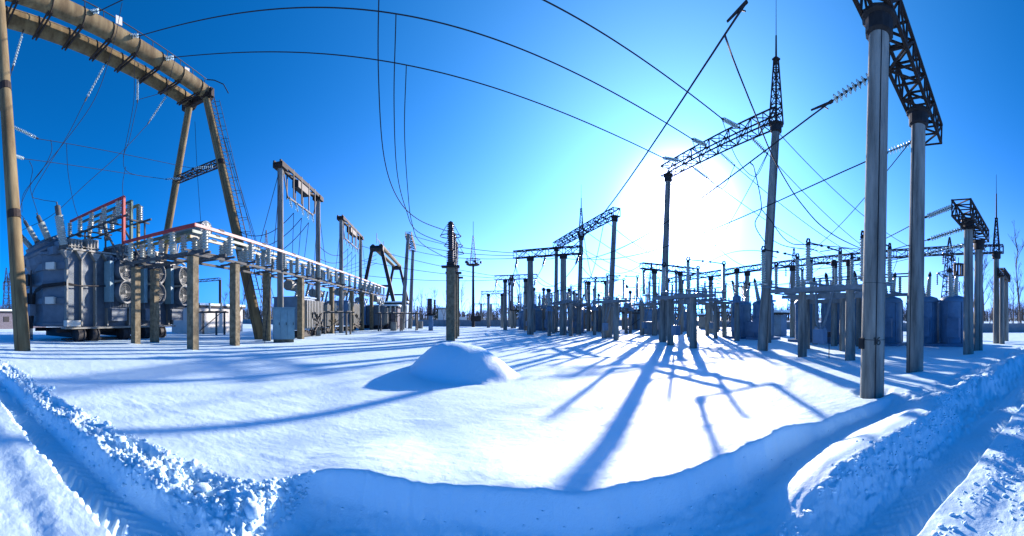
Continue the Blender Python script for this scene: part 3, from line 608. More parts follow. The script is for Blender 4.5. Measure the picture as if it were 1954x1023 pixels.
k2_ = on_cs(2, 1453); cable([k2_, P(1470, 420, 19), P(1505, 462, 19), P(1560, 468, 19), B0.lerp(B1, 0.22)+Z*0.5], 'slack jumper sagging right from the masted column to the near column', 0.024)
# strings and conductors of the second right portal
for i, (sa, sb, e_) in enumerate((((1826, 391, 17.0), (1765, 415, 18.2), (1560, 480, 30)), ((1845, 434, 18.8), (1770, 458, 20.0), (1500, 503, 32)), ((1870, 460, 20.5), (1758, 487, 23), (1440, 515, 36)))):
    string(P(*sa), P(*sb), 'bright glass string slanting from the short right lattice beam, '+['the uppermost', 'the middle one', 'the lowest, partly behind columns'][i], 12, 0.13)
    cable([P(*sb), B0.lerp(B1, 0.40+0.11*i)+Z*0.4], 'conductor continuing left from the '+['uppermost', 'middle', 'lowest'][i]+' slanting string of the short right beam', 0.025, sag=0.6)
# ------------------------------------------------------------------ wires and strings at the big gantry
lw = [((43, 45), (22, 137), 24.5, 'dark hanging string at the far left beside the leg top'), ((202, 113), (161, 195), 28, 'long dark string hanging from the middle of the pipe beam'),
      ((263, 150), (262, 197), 31, 'short dark string hanging straight down from the pipe beam'), ((318, 185), (281, 238), 33, 'string with pale discs slanting down from the pipe beam near the ladder leg')]
for (a, b_, d, lb) in lw:
    pt_ = min((BP(kk_, t_/60, HB-0.1) for t_ in range(61) for kk_ in ('far',)), key=lambda v: abs(CX+F*math.atan2(v.x, v.y)-a[0]))   # the pipe above that string
    qe_ = P(*b_, d-0.6); string(pt_, pt_.lerp(qe_, 0.97), lb, 12, 0.10, 'insulator strings hanging under the big pipe beam', 8)
    cable([pt_.lerp(qe_, 0.96), qe_], 'short link below the '+lb.replace(' slanting down from the pipe beam', ''), 0.022, sag=0.0)
string(P(20, 240, 24), P(73, 265, 25), 'nearly level dark string starting behind the big left leg, the upper one', 14, 0.12, 'insulator strings hanging under the big pipe beam', 8)
string(P(24, 296, 24), P(46, 303, 25), 'nearly level short string starting behind the big left leg, the lower one', 7, 0.12, 'insulator strings hanging under the big pipe beam', 8)
string(P(412, 318, 33), P(366, 321, 34), 'level string at the right end of the cross truss of the A-frame', 10, 0.12, 'insulator strings hanging under the big pipe beam', 8)
string(P(347, 340, 36), P(316, 342, 35.5), 'level string at the left end of the cross truss of the A-frame', 9, 0.12, 'insulator strings hanging under the big pipe beam', 8)
cable([P(73, 265, 25), P(366, 321, 34)], 'thin level wire of the upper pair between the A-frame legs', 0.02, sag=0.2)
cable([P(46, 303, 25), P(316, 342, 35.5)], 'thin level wire of the lower pair between the A-frame legs', 0.02, sag=0.2)
W = [([(233, 5, 26), (215, 90, 26.5), (180, 190, 27), (120, 275, 27.5), (60, 350, 28), (38, 400, 29), (47, 418, 30.5)], 'wire from the top of the big gantry down to the leftmost tall bushing'),
     ([(161, 195, 27.4), (128, 260, 28), (90, 320, 28), (62, 370, 28.5), (75, 380, 29), (110, 386, 29)], 'wire from the long dark string looping to the thickest bushing'),
     ([(262, 197, 30.4), (247, 265, 30), (236, 300, 30), (247, 330, 30), (315, 342, 34)], 'wire hanging from the short string and curling to the cross truss'),
     ([(281, 238, 32.4), (230, 292, 31), (160, 355, 30), (100, 410, 30), (41, 440, 31)], 'straight slanting wire from the pale discs down to the bushings'),
     ([(268, 68, 28.8), (257, 120, 29), (255, 195, 29), (237, 290, 29.8), (236, 300, 30)], 'thin dropper below the middle bright insulator string'),
     ([(335, 109, 31), (322, 155, 31), (312, 175, 31), (265, 190, 30.5)], 'jumper looping under the pipe beam near the lower bright string'),
     ([(22, 137, 24), (14, 175, 24), (18, 240, 24)], 'short wire under the dark string at the far left'),
     ([(97, 267, 25.5), (98, 290, 25.5), (80, 325, 26), (45, 370, 27), (42, 405, 29)], 'dropper from the upper level wire to the leftmost bushings'),
     ([(127, 275, 26.5), (130, 330, 28), (140, 385, 30), (150, 418, 31)], 'dropper from the upper level wire to the red bus frame'),
     ([(240, 318, 30), (234, 350, 30.5), (235, 378, 30)], 'thin vertical wire just above the red bus frame'),
     ([(372, 232, 35), (376, 320, 34), (383, 422, 32)], 'thin vertical wire between the A-frame legs above the conservator'),
     ([(56, 307, 25.5), (62, 325, 26), (58, 360, 27), (72, 408, 30)], 'short loop from the lower level wire to the second bushing')]
for pl, lb in W: cable([P(*p) for p in pl], lb, 0.022)
# ------------------------------------------------------------------ power transformer
ta = Vector((-0.174, 0.985, 0)).normalized(); tb = Vector((-ta.y, ta.x, 0)); tb = Vector((-0.985, -0.174, 0)).normalized()
TC = Vector((-25.8, 9.5, 0)); T = lambda a, b_, z: TC+ta*a+tb*b_+Z*z
tr = thing('power_transformer', 'large grey power transformer on black wheels under the A-frame gantry', 'transformer', T(5, 3, 0))
def tbox(mb, a0, a1, b0, b1, z0, z1): return mb.box(T((a0+a1)/2, (b0+b1)/2, (z0+z1)/2), ta, tb, Z, (a1-a0)/2, (b1-b0)/2, (z1-z0)/2)
pl = [(0, 0), (11.4, 0), (11.4, 5.2), (0, 6), (-0.9, 5.2), (-1.25, 3.4), (-1.1, 1.5)]
mb = MB(); mb.prism([(T(a, b_, 0).x, T(a, b_, 0).y) for a, b_ in pl][::-1], 1.15, 6.9); tk = mb.build('tank', M['tpaint'], tr)
mb = MB()                                     # horizontal bands round the rounded end
for z0, h_ in ((1.3, 0.14), (2.9, 0.42), (4.35, 0.22), (5.5, 0.5), (6.7, 0.2)):
    k_ = 1.03
    ring_ = [(0.05, -0.12), (-0.1, -0.12), (-1.25, 1.4), (-1.42, 3.4), (-1.05, 5.35), (0, 6.2), (0.05, 6.2)]
    mb.prism([(T(a, b_, 0).x, T(a, b_, 0).y) for a, b_ in ring_][::-1], z0, z0+h_).cut()
many(mb, 'end_band', M['tpaint'], tk)
mb = MB()                                     # vertical stiffeners of the long side with splayed heads
for a in (0.0, 1.3, 2.6, 3.75, 6.0, 7.2, 9.6, 10.8, 11.35):
    tbox(mb, a-0.07, a+0.07, -0.34, 0.02, 1.2, 6.2)
    for s in (-1, 1):
        mb.add([T(a, -0.34, 6.2), T(a+s*0.5, -0.34, 6.88), T(a, -0.34, 6.88), T(a, 0.0, 6.2), T(a+s*0.5, 0.0, 6.88), T(a, 0.0, 6.88)], [(0, 1, 2), (3, 5, 4), (0, 3, 4, 1), (1, 4, 5, 2), (2, 5, 3, 0)])
    mb.cut()
many(mb, 'stiffener', M['tlight'], tk)
mb = MB(); tbox(mb, -0.2, 11.6, -0.42, 0.3, 1.0, 1.14); tbox(mb, -0.1, 11.5, -0.4, 5.9, 6.92, 7.05); mb.build('flange', M['tlight'], tk)
mb = MB()
for a0, a1, b0, b1, h_, c_ in ((0.5, 1.7, 0.2, 2.6, 0.85, 1), (2.0, 3.2, 0.2, 2.6, 1.0, 1), (5.6, 6.9, 0.4, 2.8, 1.05, 1), (9.0, 10.4, 0.4, 2.8, 0.9, 1)):
    tbox(mb, a0, a1, b0, b1, 7.06, 7.06+h_); tbox(mb, a0-0.1, a1+0.1, b0-0.1, b1+0.1, 7.3, 7.36)
    for k in range(4): tbox(mb, a0+0.1+k*(a1-a0-0.3)/3, a0+0.18+k*(a1-a0-0.3)/3, b0-0.08, b0, 7.06, 7.06+h_*0.9)
    mb.cut()
many(mb, 'turret_box', M['tlight'], tr)
mb = MB()
for i in range(26):
    a = random.uniform(3.4, 11); tbox(mb, a, a+random.uniform(0.15, 0.6), random.uniform(-0.5, 0.6), random.uniform(0.7, 1.2), 6.3, 6.9+random.random()*0.8)
for i in range(10):
    a = random.uniform(3.6, 11); mb.tube([T(a, -0.3, 6.4), T(a+0.2, -0.7, 6.9), T(a+random.uniform(0.4, 1.4), -0.6, 7.1+random.random()*0.5), T(a+1.3, 0.5, 7.2)], 0.09, 6)
mb.build('pipework', M['galv'], tr)
mb = MB()                                     # sloping head of the bushing well
for i, (a, b_, z_, r) in enumerate(((-0.55, 3.1, 6.9, 1.9),)): mb.lathe(T(a+0.9, b_, 6.6), Z-ta*0.55-tb*0.0, [(2.1, -0.3), (2.1, 0.35), (1.9, 0.9), (1.95, 1.0), (1.95, 1.2), (1.5, 1.35), (1.5, 1.6), (0.3, 1.75)], 18)
tbox(mb, -0.9, -0.2, 0.3, 1.2, 6.6, 7.2); tbox(mb, -0.5, 0.3, 0.1, 0.8, 7.0, 7.6); tbox(mb, -1.7, -1.2, 3.6, 4.5, 6.0, 6.7); mb.build('bushing_well', M['tpaint'], tr)
mb = MB()
for a0, z0 in ((-0.75, 5.45), (-0.8, 2.85)): mb.box(T(a0, 0.75, z0+0.3), (ta*0.8-tb*1.0).normalized().cross(Z), (ta*0.8-tb*1.0).normalized(), Z, 0.35, 0.35, 0.26).cut()
tbox(mb, -0.2, 1.0, -0.62, -0.1, 1.2, 1.65); many(mb, 'terminal_box', M['plate'], tr)
mb = MB()
for k in range(4): mb.tube([T(-1.7+k*0.12, 2.6+k*0.1, 1.0), T(-1.7+k*0.1, 2.2, 3.6+k*0.15), T(-1.3, 1.2, 4.15+k*0.07), T(-0.2, -0.2, 4.3+k*0.06), T(1.0, -0.45, 4.25), T(3.5, -0.42, 4.35)], 0.05, 5)
for k in range(3): mb.tube([T(-1.6, 2.4+k*0.25, 0.1), T(-1.62, 2.4+k*0.25, 2.6), T(-1.6, 2.6, 5.6)], 0.05, 5)
tbox(mb, -1.75, -1.4, 2.9, 3.5, 4.4, 5.3); tbox(mb, -1.75, -1.4, 2.9, 3.5, 2.9, 3.8); mb.build('control_conduit', M['steel'], tr)
mb = MB(); tbox(mb, -1.9, -1.4, 2.2, 2.8, 2.0, 2.9); mb.build('control_cabinet', M['tpaint'], tr)
WH = [(0.9, -0.1), (2.2, -0.1), (5.4, -0.1), (7.8, -0.1)]
for a in (0.9, 2.2, 5.3, 7.7, 9.6): MB().lathe(T(a, 0.1, 0.55), ta, [(0.42, 0), (0.55, 0.05), (0.55, 0.5), (0.62, 0.55), (0.62, 0.66), (0.2, 0.7)], 18).build('wheel', M['black'], tr, True)
mb = MB(); tbox(mb, -0.3, 11.4, 0.8, 1.0, 0.7, 1.0); tbox(mb, -0.3, 11.4, 4.4, 4.6, 0.7, 1.0); tbox(mb, 0.2, 11, 0.2, 0.9, 0.1, 0.25)
for a in (0.9, 2.6, 5.4, 8.0, 10): tbox(mb, a, a+0.5, 0.6, 4.9, 0.3, 0.99)
mb.build('undercarriage', M['black'], tr)
fan_n = -tb
for ci, a in enumerate((4.6, 8.2, 11.5)):    # cooler banks, each with two fans
    mb = MB(); tbox(mb, a-0.95, a+0.85, -0.75, -0.05, 2.6, 6.7); tbox(mb, a-0.85, a+0.7, -0.85, -0.3, 1.6, 2.6); [tbox(mb, a-0.8+k*0.17, a-0.75+k*0.17, -0.95, -0.74, 2.7, 6.6) for k in range(10)]; ck = mb.build('cooler_bank', M['tpaint'], tr)
    mb = MB(); tbox(mb, a-1.15, a-0.75, -1.0, -0.2, 3.1, 6.3); mb.build('header_tank', M['cab'], ck)
    for z_ in (5.65, 3.9):
        c = T(a+0.1, -0.70, z_); nn = (-tb*1.0+ta*0.12-Z*0.02).normalized()
        sh_ = MB().lathe(c, nn, [(0.82, 0), (0.86, 0.06), (0.86, 0.66), (0.93, 0.68), (0.93, 0.76), (0.80, 0.74), (0.74, 0.45), (0.60, 0.30), (0.02, 0.30)], 28).build('fan', M['tpaint'], tr, True)
        mb = MB()
        for R_ in (0.88,): mb.torus(c+nn*0.77, nn, R_, 0.035, 30, 6)
        for R_ in (0.62, 0.46, 0.32, 0.19): mb.torus(c+nn*0.60, nn, R_, 0.022, 26, 5)
        mb.lathe(c+nn*0.42, nn, [(0.15, 0), (0.15, 0.22), (0.1, 0.26)], 12)
        v_ = Z; mb.bar(c+nn*0.58-v_*0.84, c+nn*0.58+v_*0.84, 0.03); mb.bar(c+nn*0.6-ta*0.84, c+nn*0.6+ta*0.84, 0.03)
        mb.build('fan_grille', M['tlight'], sh_)
    mb = MB(); mb.tube([T(a-0.7, -0.8, 4.7), T(a-0.3, -1.3, 4.75), T(a+0.4, -1.35, 4.9)], 0.12, 8).cut(); mb.tube([T(a-0.4, -0.9, 6.7), T(a, -1.2, 6.95), T(a+0.7, -1.0, 6.8)], 0.12, 8); many(mb, 'oil_pipe', M['tlight'], ck, True)
bush = [((121, 468, 27.5), (112, 410, 27.0), (108, 386, 26.9), 0.36, 'b'), ((92, 456, 29), (78, 425, 29), (70, 407, 29), 0.30, 'b'), ((70, 460, 30.5), (54, 434, 30.5), (44, 417, 30.5), 0.24, 'b'), ((60, 474, 31), (45, 455, 31), (32, 441, 31), 0.26, 'b'), ((203, 452, 31), (199, 425, 31), (196, 392, 31), 0.2, 'b')]
for i, (a, b_, c, r, _) in enumerate(bush):
    a = P(*a); b_ = P(*b_); c = P(*c); d = (c-a).normalized(); L_ = (b_-a).length
    mb = MB(); mb.lathe(a, d, [(r*0.8, 0)]+sum([[(r*0.82, L_*(k+.1)/16), (r, L_*(k+.35)/16), (r*0.82, L_*(k+.75)/16)] for k in range(16)], [])+[(r*0.6, L_)], 16)
    o = mb.build('bushing', M['porc'], tr, True)
    L2 = (c-b_).length; mb = MB(); mb.lathe(b_, d, [(r*0.62, 0), (r*0.6, L2*0.7), (r*0.3, L2*0.75), (0.05, L2*0.8), (0.05, L2), (0.03, L2)], 12); mb.build('bushing_cap', M['galv'], o, True); MB().lathe(a-d*0.3, d, [(r*1.1, 0), (r*1.1, 0.25), (r*0.8, 0.32)], 14).build('bushing_base', M['galv'], o, True)
# conservator
ca, cb = P(393, 438, 30.0), P(322, 452, 33.5); cd = (cb-ca).normalized()
mb = MB().lathe(ca, cd, [(0.3, -0.06), (0.70, -0.03), (0.72, 0), (0.72, (cb-ca).length), (0.5, (cb-ca).length+0.12)], 26); cn = mb.build('conservator', M['tlight'], tr, True)
mb = MB(); mb.torus(ca-cd*0.05, cd, 0.66, 0.04, 26, 5)
for k in range(4): v_ = Quaternion(cd, k*math.pi/4) @ Z; mb.bar(ca-cd*0.08-v_*0.6, ca-cd*0.08+v_*0.6, 0.05)
mb.lathe(ca-cd*0.1, cd, [(0.15, 0), (0.18, 0.02), (0.18, 0.1)], 12); mb.build('end_cover', M['plate'], cn)
mb = MB(); 
for k in (0.15, 0.8): q = ca.lerp(cb, k)-Z*0.7; mb.bar(q, Vector((q.x, q.y, 6.9)), 0.18); mb.bar(q+ta*0.5, Vector((q.x, q.y, 6.9)), 0.1); mb.cut()
many(mb, 'conservator_stand', M['tpaint'], tr)
# ------------------------------------------------------------------ low voltage bus: three coloured channels on porcelain
bus = thing('busbar_run', 'long run of red, green and yellow busbars on porcelain insulators beside the transformer', 'busbar', (-16, 13.6, 0))
def chan(mb, a, b_, w_=0.14, h_=0.16): 
    a = Vector(a); b_ = Vector(b_); x = (b_-a).normalized(); up = Z if abs(x.z) < 0.9 else V; y = up.cross(x).normalized(); z_ = x.cross(y)
    mb.box((a+b_)/2, x, y, z_, (b_-a).length/2+0.08, w_/2*1.15, h_/2*1.1)
zl = 7.05; zh = 10.2; NL = 48.0
offs = [0.0, 1.1, 2.2]; col3 = ['red', 'green', 'yellow']
OC = Vector((-15.6, 13.3, 0))                  # outer corner of the L
OB = OC-V*6.6                                  # where the bars rise
for i, o_ in enumerate(offs):
    A0 = OC-V*o_*1.0+U*o_*0.9; Bq = OB+U*o_*0.9-V*o_*0.15+V*(-0.25*i); hz = zh-0.0*i; far_ = OC-V*14.2+U*(o_*0.9)
    mb = MB(); chan(mb, A0+U*0.1+Z*(zl+0.004), A0+U*NL+Z*(zl+0.004)); mb.build(['faded_red_busbar', 'faded_green_busbar', 'faded_yellow_busbar'][i], M['faded_'+col3[i]], bus); mb = MB(); chan(mb, A0+Z*zl, Bq+Z*zl); chan(mb, Bq+Z*zl, Bq+Z*hz, 0.16, 0.20); chan(mb, Bq+Z*hz, Vector((far_.x, far_.y, hz)))  # long bar in the glare-paled colour, the rest in plain phase paint
    ob = mb.build(['red_busbar', 'green_busbar', 'yellow_busbar'][i], M[col3[i]], bus); mb = MB()
    for k in range(9): q = A0+U*(2.4+k*4.9)+Z*(zl+0.1); mb.box(q, U, V, Z, 0.22, 0.09, 0.06).cut()
    many(mb, 'joint_clamp', M['galv'], bus)
    # sun glare along the long bars is painted into their pale colour
mb = MB()
for k in range(20):                            # insulators under the long run
    for i, o_ in enumerate(offs):
        A0 = OC-V*o_+U*o_*0.9; q = A0+U*(0.9+k*2.4)
        if k*2.4+0.9+o_ > NL: continue
        post_ins(mb, q+Z*5.75, 1.18, 0.25 if k < 7 else 0.22, 7, n=12 if k < 6 else 8); mb.cut()
for k in range(3):
    for i, o_ in enumerate(offs): post_ins(mb, OC-V*(1.8+k*2.0)+U*o_*0.9+Z*5.75, 1.18, 0.25, 7); mb.cut()
many(mb, 'post_insulator', M['porc'], bus, True)
mb = MB()
for k in range(3+2):
    for i, o_ in enumerate(offs): post_ins(mb, OB-V*(0.6+k*1.8)+U*o_*0.9+Z*(zh-1.25), 1.15, 0.24, 7); mb.cut()
many(mb, 'upper_insulator', M['porc'], bus, True)
mb = MB()                                      # steel carriers
for o_ in (0.0, 2.2):
    mb.box(OC+U*(NL/2)-V*o_+Z*5.42, U, V, Z, NL/2+0.6, 0.05, 0.08)
for k in range(20): q = OC+U*(0.9+k*2.4)-V*1.1; mb.box(q+Z*5.62, V, U, Z, 1.5, 0.07, 0.06)
for o_ in (0.1, 2.1): mb.box(OC-V*3.3+U*o_+Z*5.55, V, U, Z, 3.9, 0.05, 0.09)
for k in range(4): mb.box(OC-V*(0.4+k*2.0)+U*1.1+Z*5.68, U, V, Z, 1.6, 0.05, 0.05)
for o_ in (0.0, 2.0): mb.box(OB-V*4.0+U*o_+Z*(zh-1.32), V, U, Z, 4.6, 0.06, 0.06)
for k in range(6): mb.box(OB-V*(0.2+k*1.6)+U*1.0+Z*(zh-1.40), U, V, Z, 1.5, 0.05, 0.05)
for s in (0.0, 2.0): mb.bar(OB+U*s+Z*5.5, OB-V*2.6+U*s+Z*(zh-1.4), 0.12); mb.bar(OB-V*5.2+U*s+Z*6.9, OB-V*5.2+U*s+Z*(zh-1.4), 0.12); mb.bar(OB-V*0.1+U*s+Z*5.5, OB-V*0.1+U*s+Z*(zh-1.4), 0.10)
mb.build('support_frame', M['galv'], bus)
def sqpost(px, py, label, top=5.35, w_=0.24, off=0.0):
    g_ = gbase(px, py); mb = MB(); d = U
    c = Vector((g_.x, g_.y, (top+g_.z-0.5)/2)); mb.box(c, U, V, Z, w_, w_, (top-g_.z+0.5)/2); 
    return one(mb, 'concrete_post', M['post'], label, 'post', 'square concrete posts under the busbars')
sqposts = [((259, 657), 'square concrete post in front of the transformer fans, the leftmost under the bus'), ((295, 655), 'shorter square concrete post with snow cap beside the leftmost post'), ((368, 669), 'nearest square concrete post, broad sunlit edge, under the bus corner'),
           ((448, 661), 'square concrete post next right of the bus corner post'), ((509, 651), 'square concrete post right beside the leaning gantry leg'), ((574, 646), 'square concrete post just right of the pale blue cabinet'),
           ((633, 636), 'square bus post between the pale cabinet and the second portal'), ((671, 633), 'slim bus post directly under the second dark portal'), ((691, 630), 'bus post just right of the second dark portal'), ((709, 629), 'farthest and smallest square post at the end of the bus')]
for (p, lb) in sqposts: sqpost(p[0], p[1], lb)
for (px_, py_) in ((259, 657), (295, 655), (368, 669), (448, 661), (509, 651), (574, 646)):
    g_ = gbase(px_, py_); mb = MB(); mb.box(Vector((g_.x, g_.y, 5.37)), U, V, Z, 0.30, 0.34, 0.012); o = mb.build('cap_plate', M['steel'], bus)
# ------------------------------------------------------------------ ringed insulator columns
lbs = ['nearest ringed insulator on a broad concrete pillar, in the middle of the yard', 'second ringed insulator pillar, directly behind the nearest one', 'third ringed insulator pillar, hindmost of the row in the middle of the yard']
q0 = gbase(860, 652)
for i in range(3):
    q = q0+U*(3.6*i)+V*(0.12*i); q.z = HT(q.x, q.y); th = thing('insulator_pillar', lbs[i], 'insulator', q, 'ringed insulator pillars')
    mb = MB(); mb.box(q+Z*2.55, V, U, Z, 0.34, 0.3, 3.05); pb = mb.build('pillar', M['post'], th)
    mb = MB(); mb.box(q+Z*5.68, V, U, Z, 0.7, 0.42, 0.06); mb.box(q+Z*5.9, V, U, Z, 0.3, 0.3, 0.15); mb.build('mounting_plate', M['steel'], th)
    mb = MB()
    post_ins(mb, q+V*0.0+Z*5.75, 1.2, 0.36, 7, n=14); mb.cut()
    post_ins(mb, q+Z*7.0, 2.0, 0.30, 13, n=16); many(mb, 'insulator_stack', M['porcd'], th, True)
    mb = MB()
    for zr, R_ in ((8.05, 0.80),):
        if zr < 7.5: continue
        mb.torus(q+Z*zr, Z, R_, 0.035, 30, 6)
        for k in range(4): a = k*math.pi/2+0.5; mb.tube([q+Z*9.0, q+Z*8.8+Vector((math.cos(a), math.sin(a), 0))*0.35, q+Z*zr+Vector((math.cos(a), math.sin(a), 0))*R_], 0.022, 5)
    mb.lathe(q+Z*9.0, Z, [(0.2, 0), (0.22, 0.08), (0.05, 0.2)], 10); mb.build('grading_ring', M['steel'], th)
# small instrument transformer left of them
q = gbase(822, 631); th = thing('instrument_transformer', 'small dark finned instrument transformer on a post, left of the ringed pillars', 'transformer', q)
mb = MB(); mb.box(q+Z*0.9, V, U, Z, 0.3, 0.3, 1.2); mb.build('pedestal', M['tank'], th); mb = MB(); mb.box(q+Z*2.15, V, U, Z, 0.75, 0.6, 0.1); mb.build('platform', M['steel'], th)
mb = MB(); mb.lathe(q+Z*2.25-V*0.15, Z, shed(2.2, 0.42, 9, 0.8), 12); mb.build('winding_housing', M['porcd'], th); mb = MB(); [mb.lathe(q+Z*(2.4)+V*0.55, Z, shed(1.9, 0.22, 8, 0.6), 8)]; mb.build('side_insulator', M['porcd'], th)
# ------------------------------------------------------------------ disconnector stands (yard, right)
def disconnector(c, label, yaw_d=None, h=3.05, sp=2.6):
    c = Vector((c.x, c.y, HT(c.x, c.y))); th = thing('disconnector_stand', label, 'disconnector', c, 'disconnectors on paired concrete posts')
    for s in (-1, 1):
        q = c+U*s*sp/2; mb = MB(); mb.tube([q-Z*0.6, q+Z*1, q+Z*h], [0.24, 0.23, 0.20], 8, True, 0.4); mb.build('post', M['concrete'], th)
    mb = MB()
    for s in (-0.5, 0.5): mb.box(c+V*s+Z*(h+0.10), U, V, Z, sp/2+1.5, 0.06, 0.10)
    for s in (-2.6, 0, 2.6): mb.box(c+U*s+Z*(h+0.28), V, U, Z, 1.4, 0.06, 0.045)
    mb.box(c+Z*(h-0.2)+V*0.1, U, V, Z, sp/2+0.5, 0.06, 0.12)
    for s in (-1, 1): mb.tube([c+U*s*0.5+Z*(h+0.2), c+U*s*0.25-V*0.35+Z*(h-1.3), c-V*0.4+Z*(h-1.9)], 0.05, 6)
    mb.build('support_frame', M['bsteel'], th)
    mb = MB(); mb.box(c-V*0.42+Z*(h-2.0), U, V, Z, 0.28, 0.16, 0.32); mb.build('drive_box', M['tank'], th)
    for s in (-2.6, 0, 2.6):
        for v_ in (-1.3, 1.3):
            q = c+U*s+V*v_+Z*(h+0.36); mb = MB(); mb.lathe(q, Z, [(0.2, 0), (0.2, 0.05), (0.12, 0.08)], 10); post_ins(mb, q+Z*0.08, 1.45, 0.135, 13, n=10); o = mb.build('post_insulator', M['porc'], th, True)
            mb = MB(); tp_ = q+Z*1.53; mb.lathe(tp_, Z, [(0.1, 0), (0.1, 0.08), (0.05, 0.12)], 8); mb.tube([tp_+Z*0.1-V*0.12, tp_+Z*0.26-V*0.05, tp_+Z*0.28+V*0.08, tp_+Z*0.1+V*0.14], 0.04, 6); 
            mb.bar(tp_+Z*0.12, tp_+Z*0.14-V*v_*0.72, 0.05); mb.lathe(tp_+Z*0.14-V*v_*0.72, -V*v_, [(0.03, 0), (0.07, 0.05), (0.03, 0.2)], 6); mb.build('contact_arm', M['steel'], o)
    return th
D1 = disconnector(Vector((12.5, 10.9, 0)), 'nearest disconnector on two thick dark posts, between the masted column and the nearest column')
D = [((10.35, 20.8), 'disconnector with tall pale insulators immediately right of the leaning sun-side column'), ((8.2, 30.0), 'disconnector right of the tallest column of the three column portal'), ((7.0, 40.0), 'disconnector seen between the columns of the three column portal'), ((5.6, 50.0), 'far disconnector low behind the dark portal'),
     ((18.6, 30.0), 'disconnector behind and left of the masted leaning column'), ((16.2, 14.2), 'disconnector partly hidden behind the nearest round column'), ((4.2, 60.0), 'farthest disconnector of the row near the back wall')]
for (x, y), lb in D: copy_tree(D1, (x, y, HT(x, y)), lb)
# ------------------------------------------------------------------ oil breakers (blue tanks) and other yard equipment
def breaker(c, label):
    c = Vector((c[0], c[1], HT(c[0], c[1]))); th = thing('oil_breaker', label, 'circuit breaker', c, 'blue oil breaker tanks')
    mb = MB(); mb.lathe(c+Z*0.1, Z, [(0.78, 0), (0.8, 0.1), (0.8, 2.5), (0.86, 2.52), (0.86, 2.62), (0.72, 2.8), (0.3, 2.92)], 24); mb.build('tank', M['tank'], th, True)
    mb = MB()
    for k in range(6): a = k*math.pi/3; mb.box(c+Vector((math.cos(a)*0.82, math.sin(a)*0.82, 1.4)), Vector((math.cos(a), math.sin(a), 0)), Vector((-math.sin(a), math.cos(a), 0)), Z, 0.04, 0.03, 1.2)
    mb.box(c+Z*0.05, U, V, Z, 0.95, 0.95, 0.12); mb.build('stiffener', M['tank'], th)
    mb = MB(); mb.box(c-V*0.85-U*0.2+Z*1.1, U, V, Z, 0.35, 0.14, 0.55); mb.build('control_cabinet', M['tank'], th)
    for s in (-1, 1):
        ax = (Z+V*s*0.28).normalized(); q = c+V*s*0.45+Z*2.75; mb = MB(); mb.lathe(q, ax, [(0.2, 0), (0.2, 0.25)], 12); mb.lathe(q+ax*0.25, ax, [(0.15*(1-0.4*i/20) if i % 2 else 0.2*(1-0.4*i/20), i*0.07) for i in range(20)], 12); o = mb.build('bushing', M['porc'], th, True)
        mb = MB(); mb.lathe(q+ax*1.6, ax, [(0.1, 0), (0.13, 0.1), (0.08, 0.25), (0.02, 0.35)], 8); mb.build('bushing_cap', M['steel'], o)
    return th
BK = [((22.6, 8.7), 'blue tank with two bushings between the short right portal and the second thick column'), ((22.3, 10.6), 'blue tank immediately right of the second thick column'), ((21.4, 12.9), 'blue tank seen between the numbered column and the second thick column'),
      ((21.4, 15.2), 'blue tank half hidden by the left edge of the numbered column'), ((20.8, 17.3), 'blue tank between the two thick posts of the big disconnector'), ((20.4, 19.7), 'blue tank just left of the left post of the big disconnector'),
      ((19.6, 24.0), 'blue tank touching the left side of the masted leaning column'), ((19.2, 26.6), 'light blue tank two widths left of the masted leaning column'), 
      ((16.3, 37.0), 'distant blue tank directly behind the sun-side column'), ((18.6, 48.0), 'distant blue tank left of the sun-side column'), ((17.8, 50.6), 'far blue tank halfway from the sun-side column to the three column portal'),
      ((12.6, 46.0), 'far blue tank right of the tallest three column portal leg'), ((11.9, 48.5), 'far blue tank behind the tallest three column portal leg'), ((8.8, 50), 'far blue tank between the columns of the three column portal'), ((3.6, 52), 'far blue tank just right of the left thick column of the dark portal')]
b0 = breaker(*BK[0])
b0.scale = (1.1,)*3
for c, lb in BK[1:]: copy_tree(b0, (c[0], c[1], HT(*c)), lb, scale=1.0 if c[1] > 31 else 1.1)
# current transformers on slim posts (tall pale insulator on concrete post)
def ctpost(c, label):
    c = Vector((c[0], c[1], HT(c[0], c[1]))); th = thing('current_transformer', label, 'current transformer', c, 'pale insulators standing singly on concrete posts')
    mb = MB(); mb.tube([c-Z*0.5, c+Z*2.6], [0.2, 0.17], 8); mb.build('post', M['concrete'], th); mb = MB(); mb.box(c+Z*2.66, U, V, Z, 0.35, 0.35, 0.06); mb.lathe(c+Z*2.72, Z, [(0.3, 0), (0.3, 0.3), (0.18, 0.4)], 12); mb.build('base_tank', M['tank'], th)
    mb = MB(); post_ins(mb, c+Z*3.1, 1.5, 0.19, 12, n=12); mb.build('insulator', M['porc'], th, True); mb = MB(); mb.lathe(c+Z*4.6, Z, [(0.15, 0), (0.2, 0.05), (0.2, 0.3), (0.05, 0.4)], 10); mb.bar(c+Z*4.8-V*0.3, c+Z*4.8+V*0.3, 0.05); mb.build('head', M['steel'], th); return th
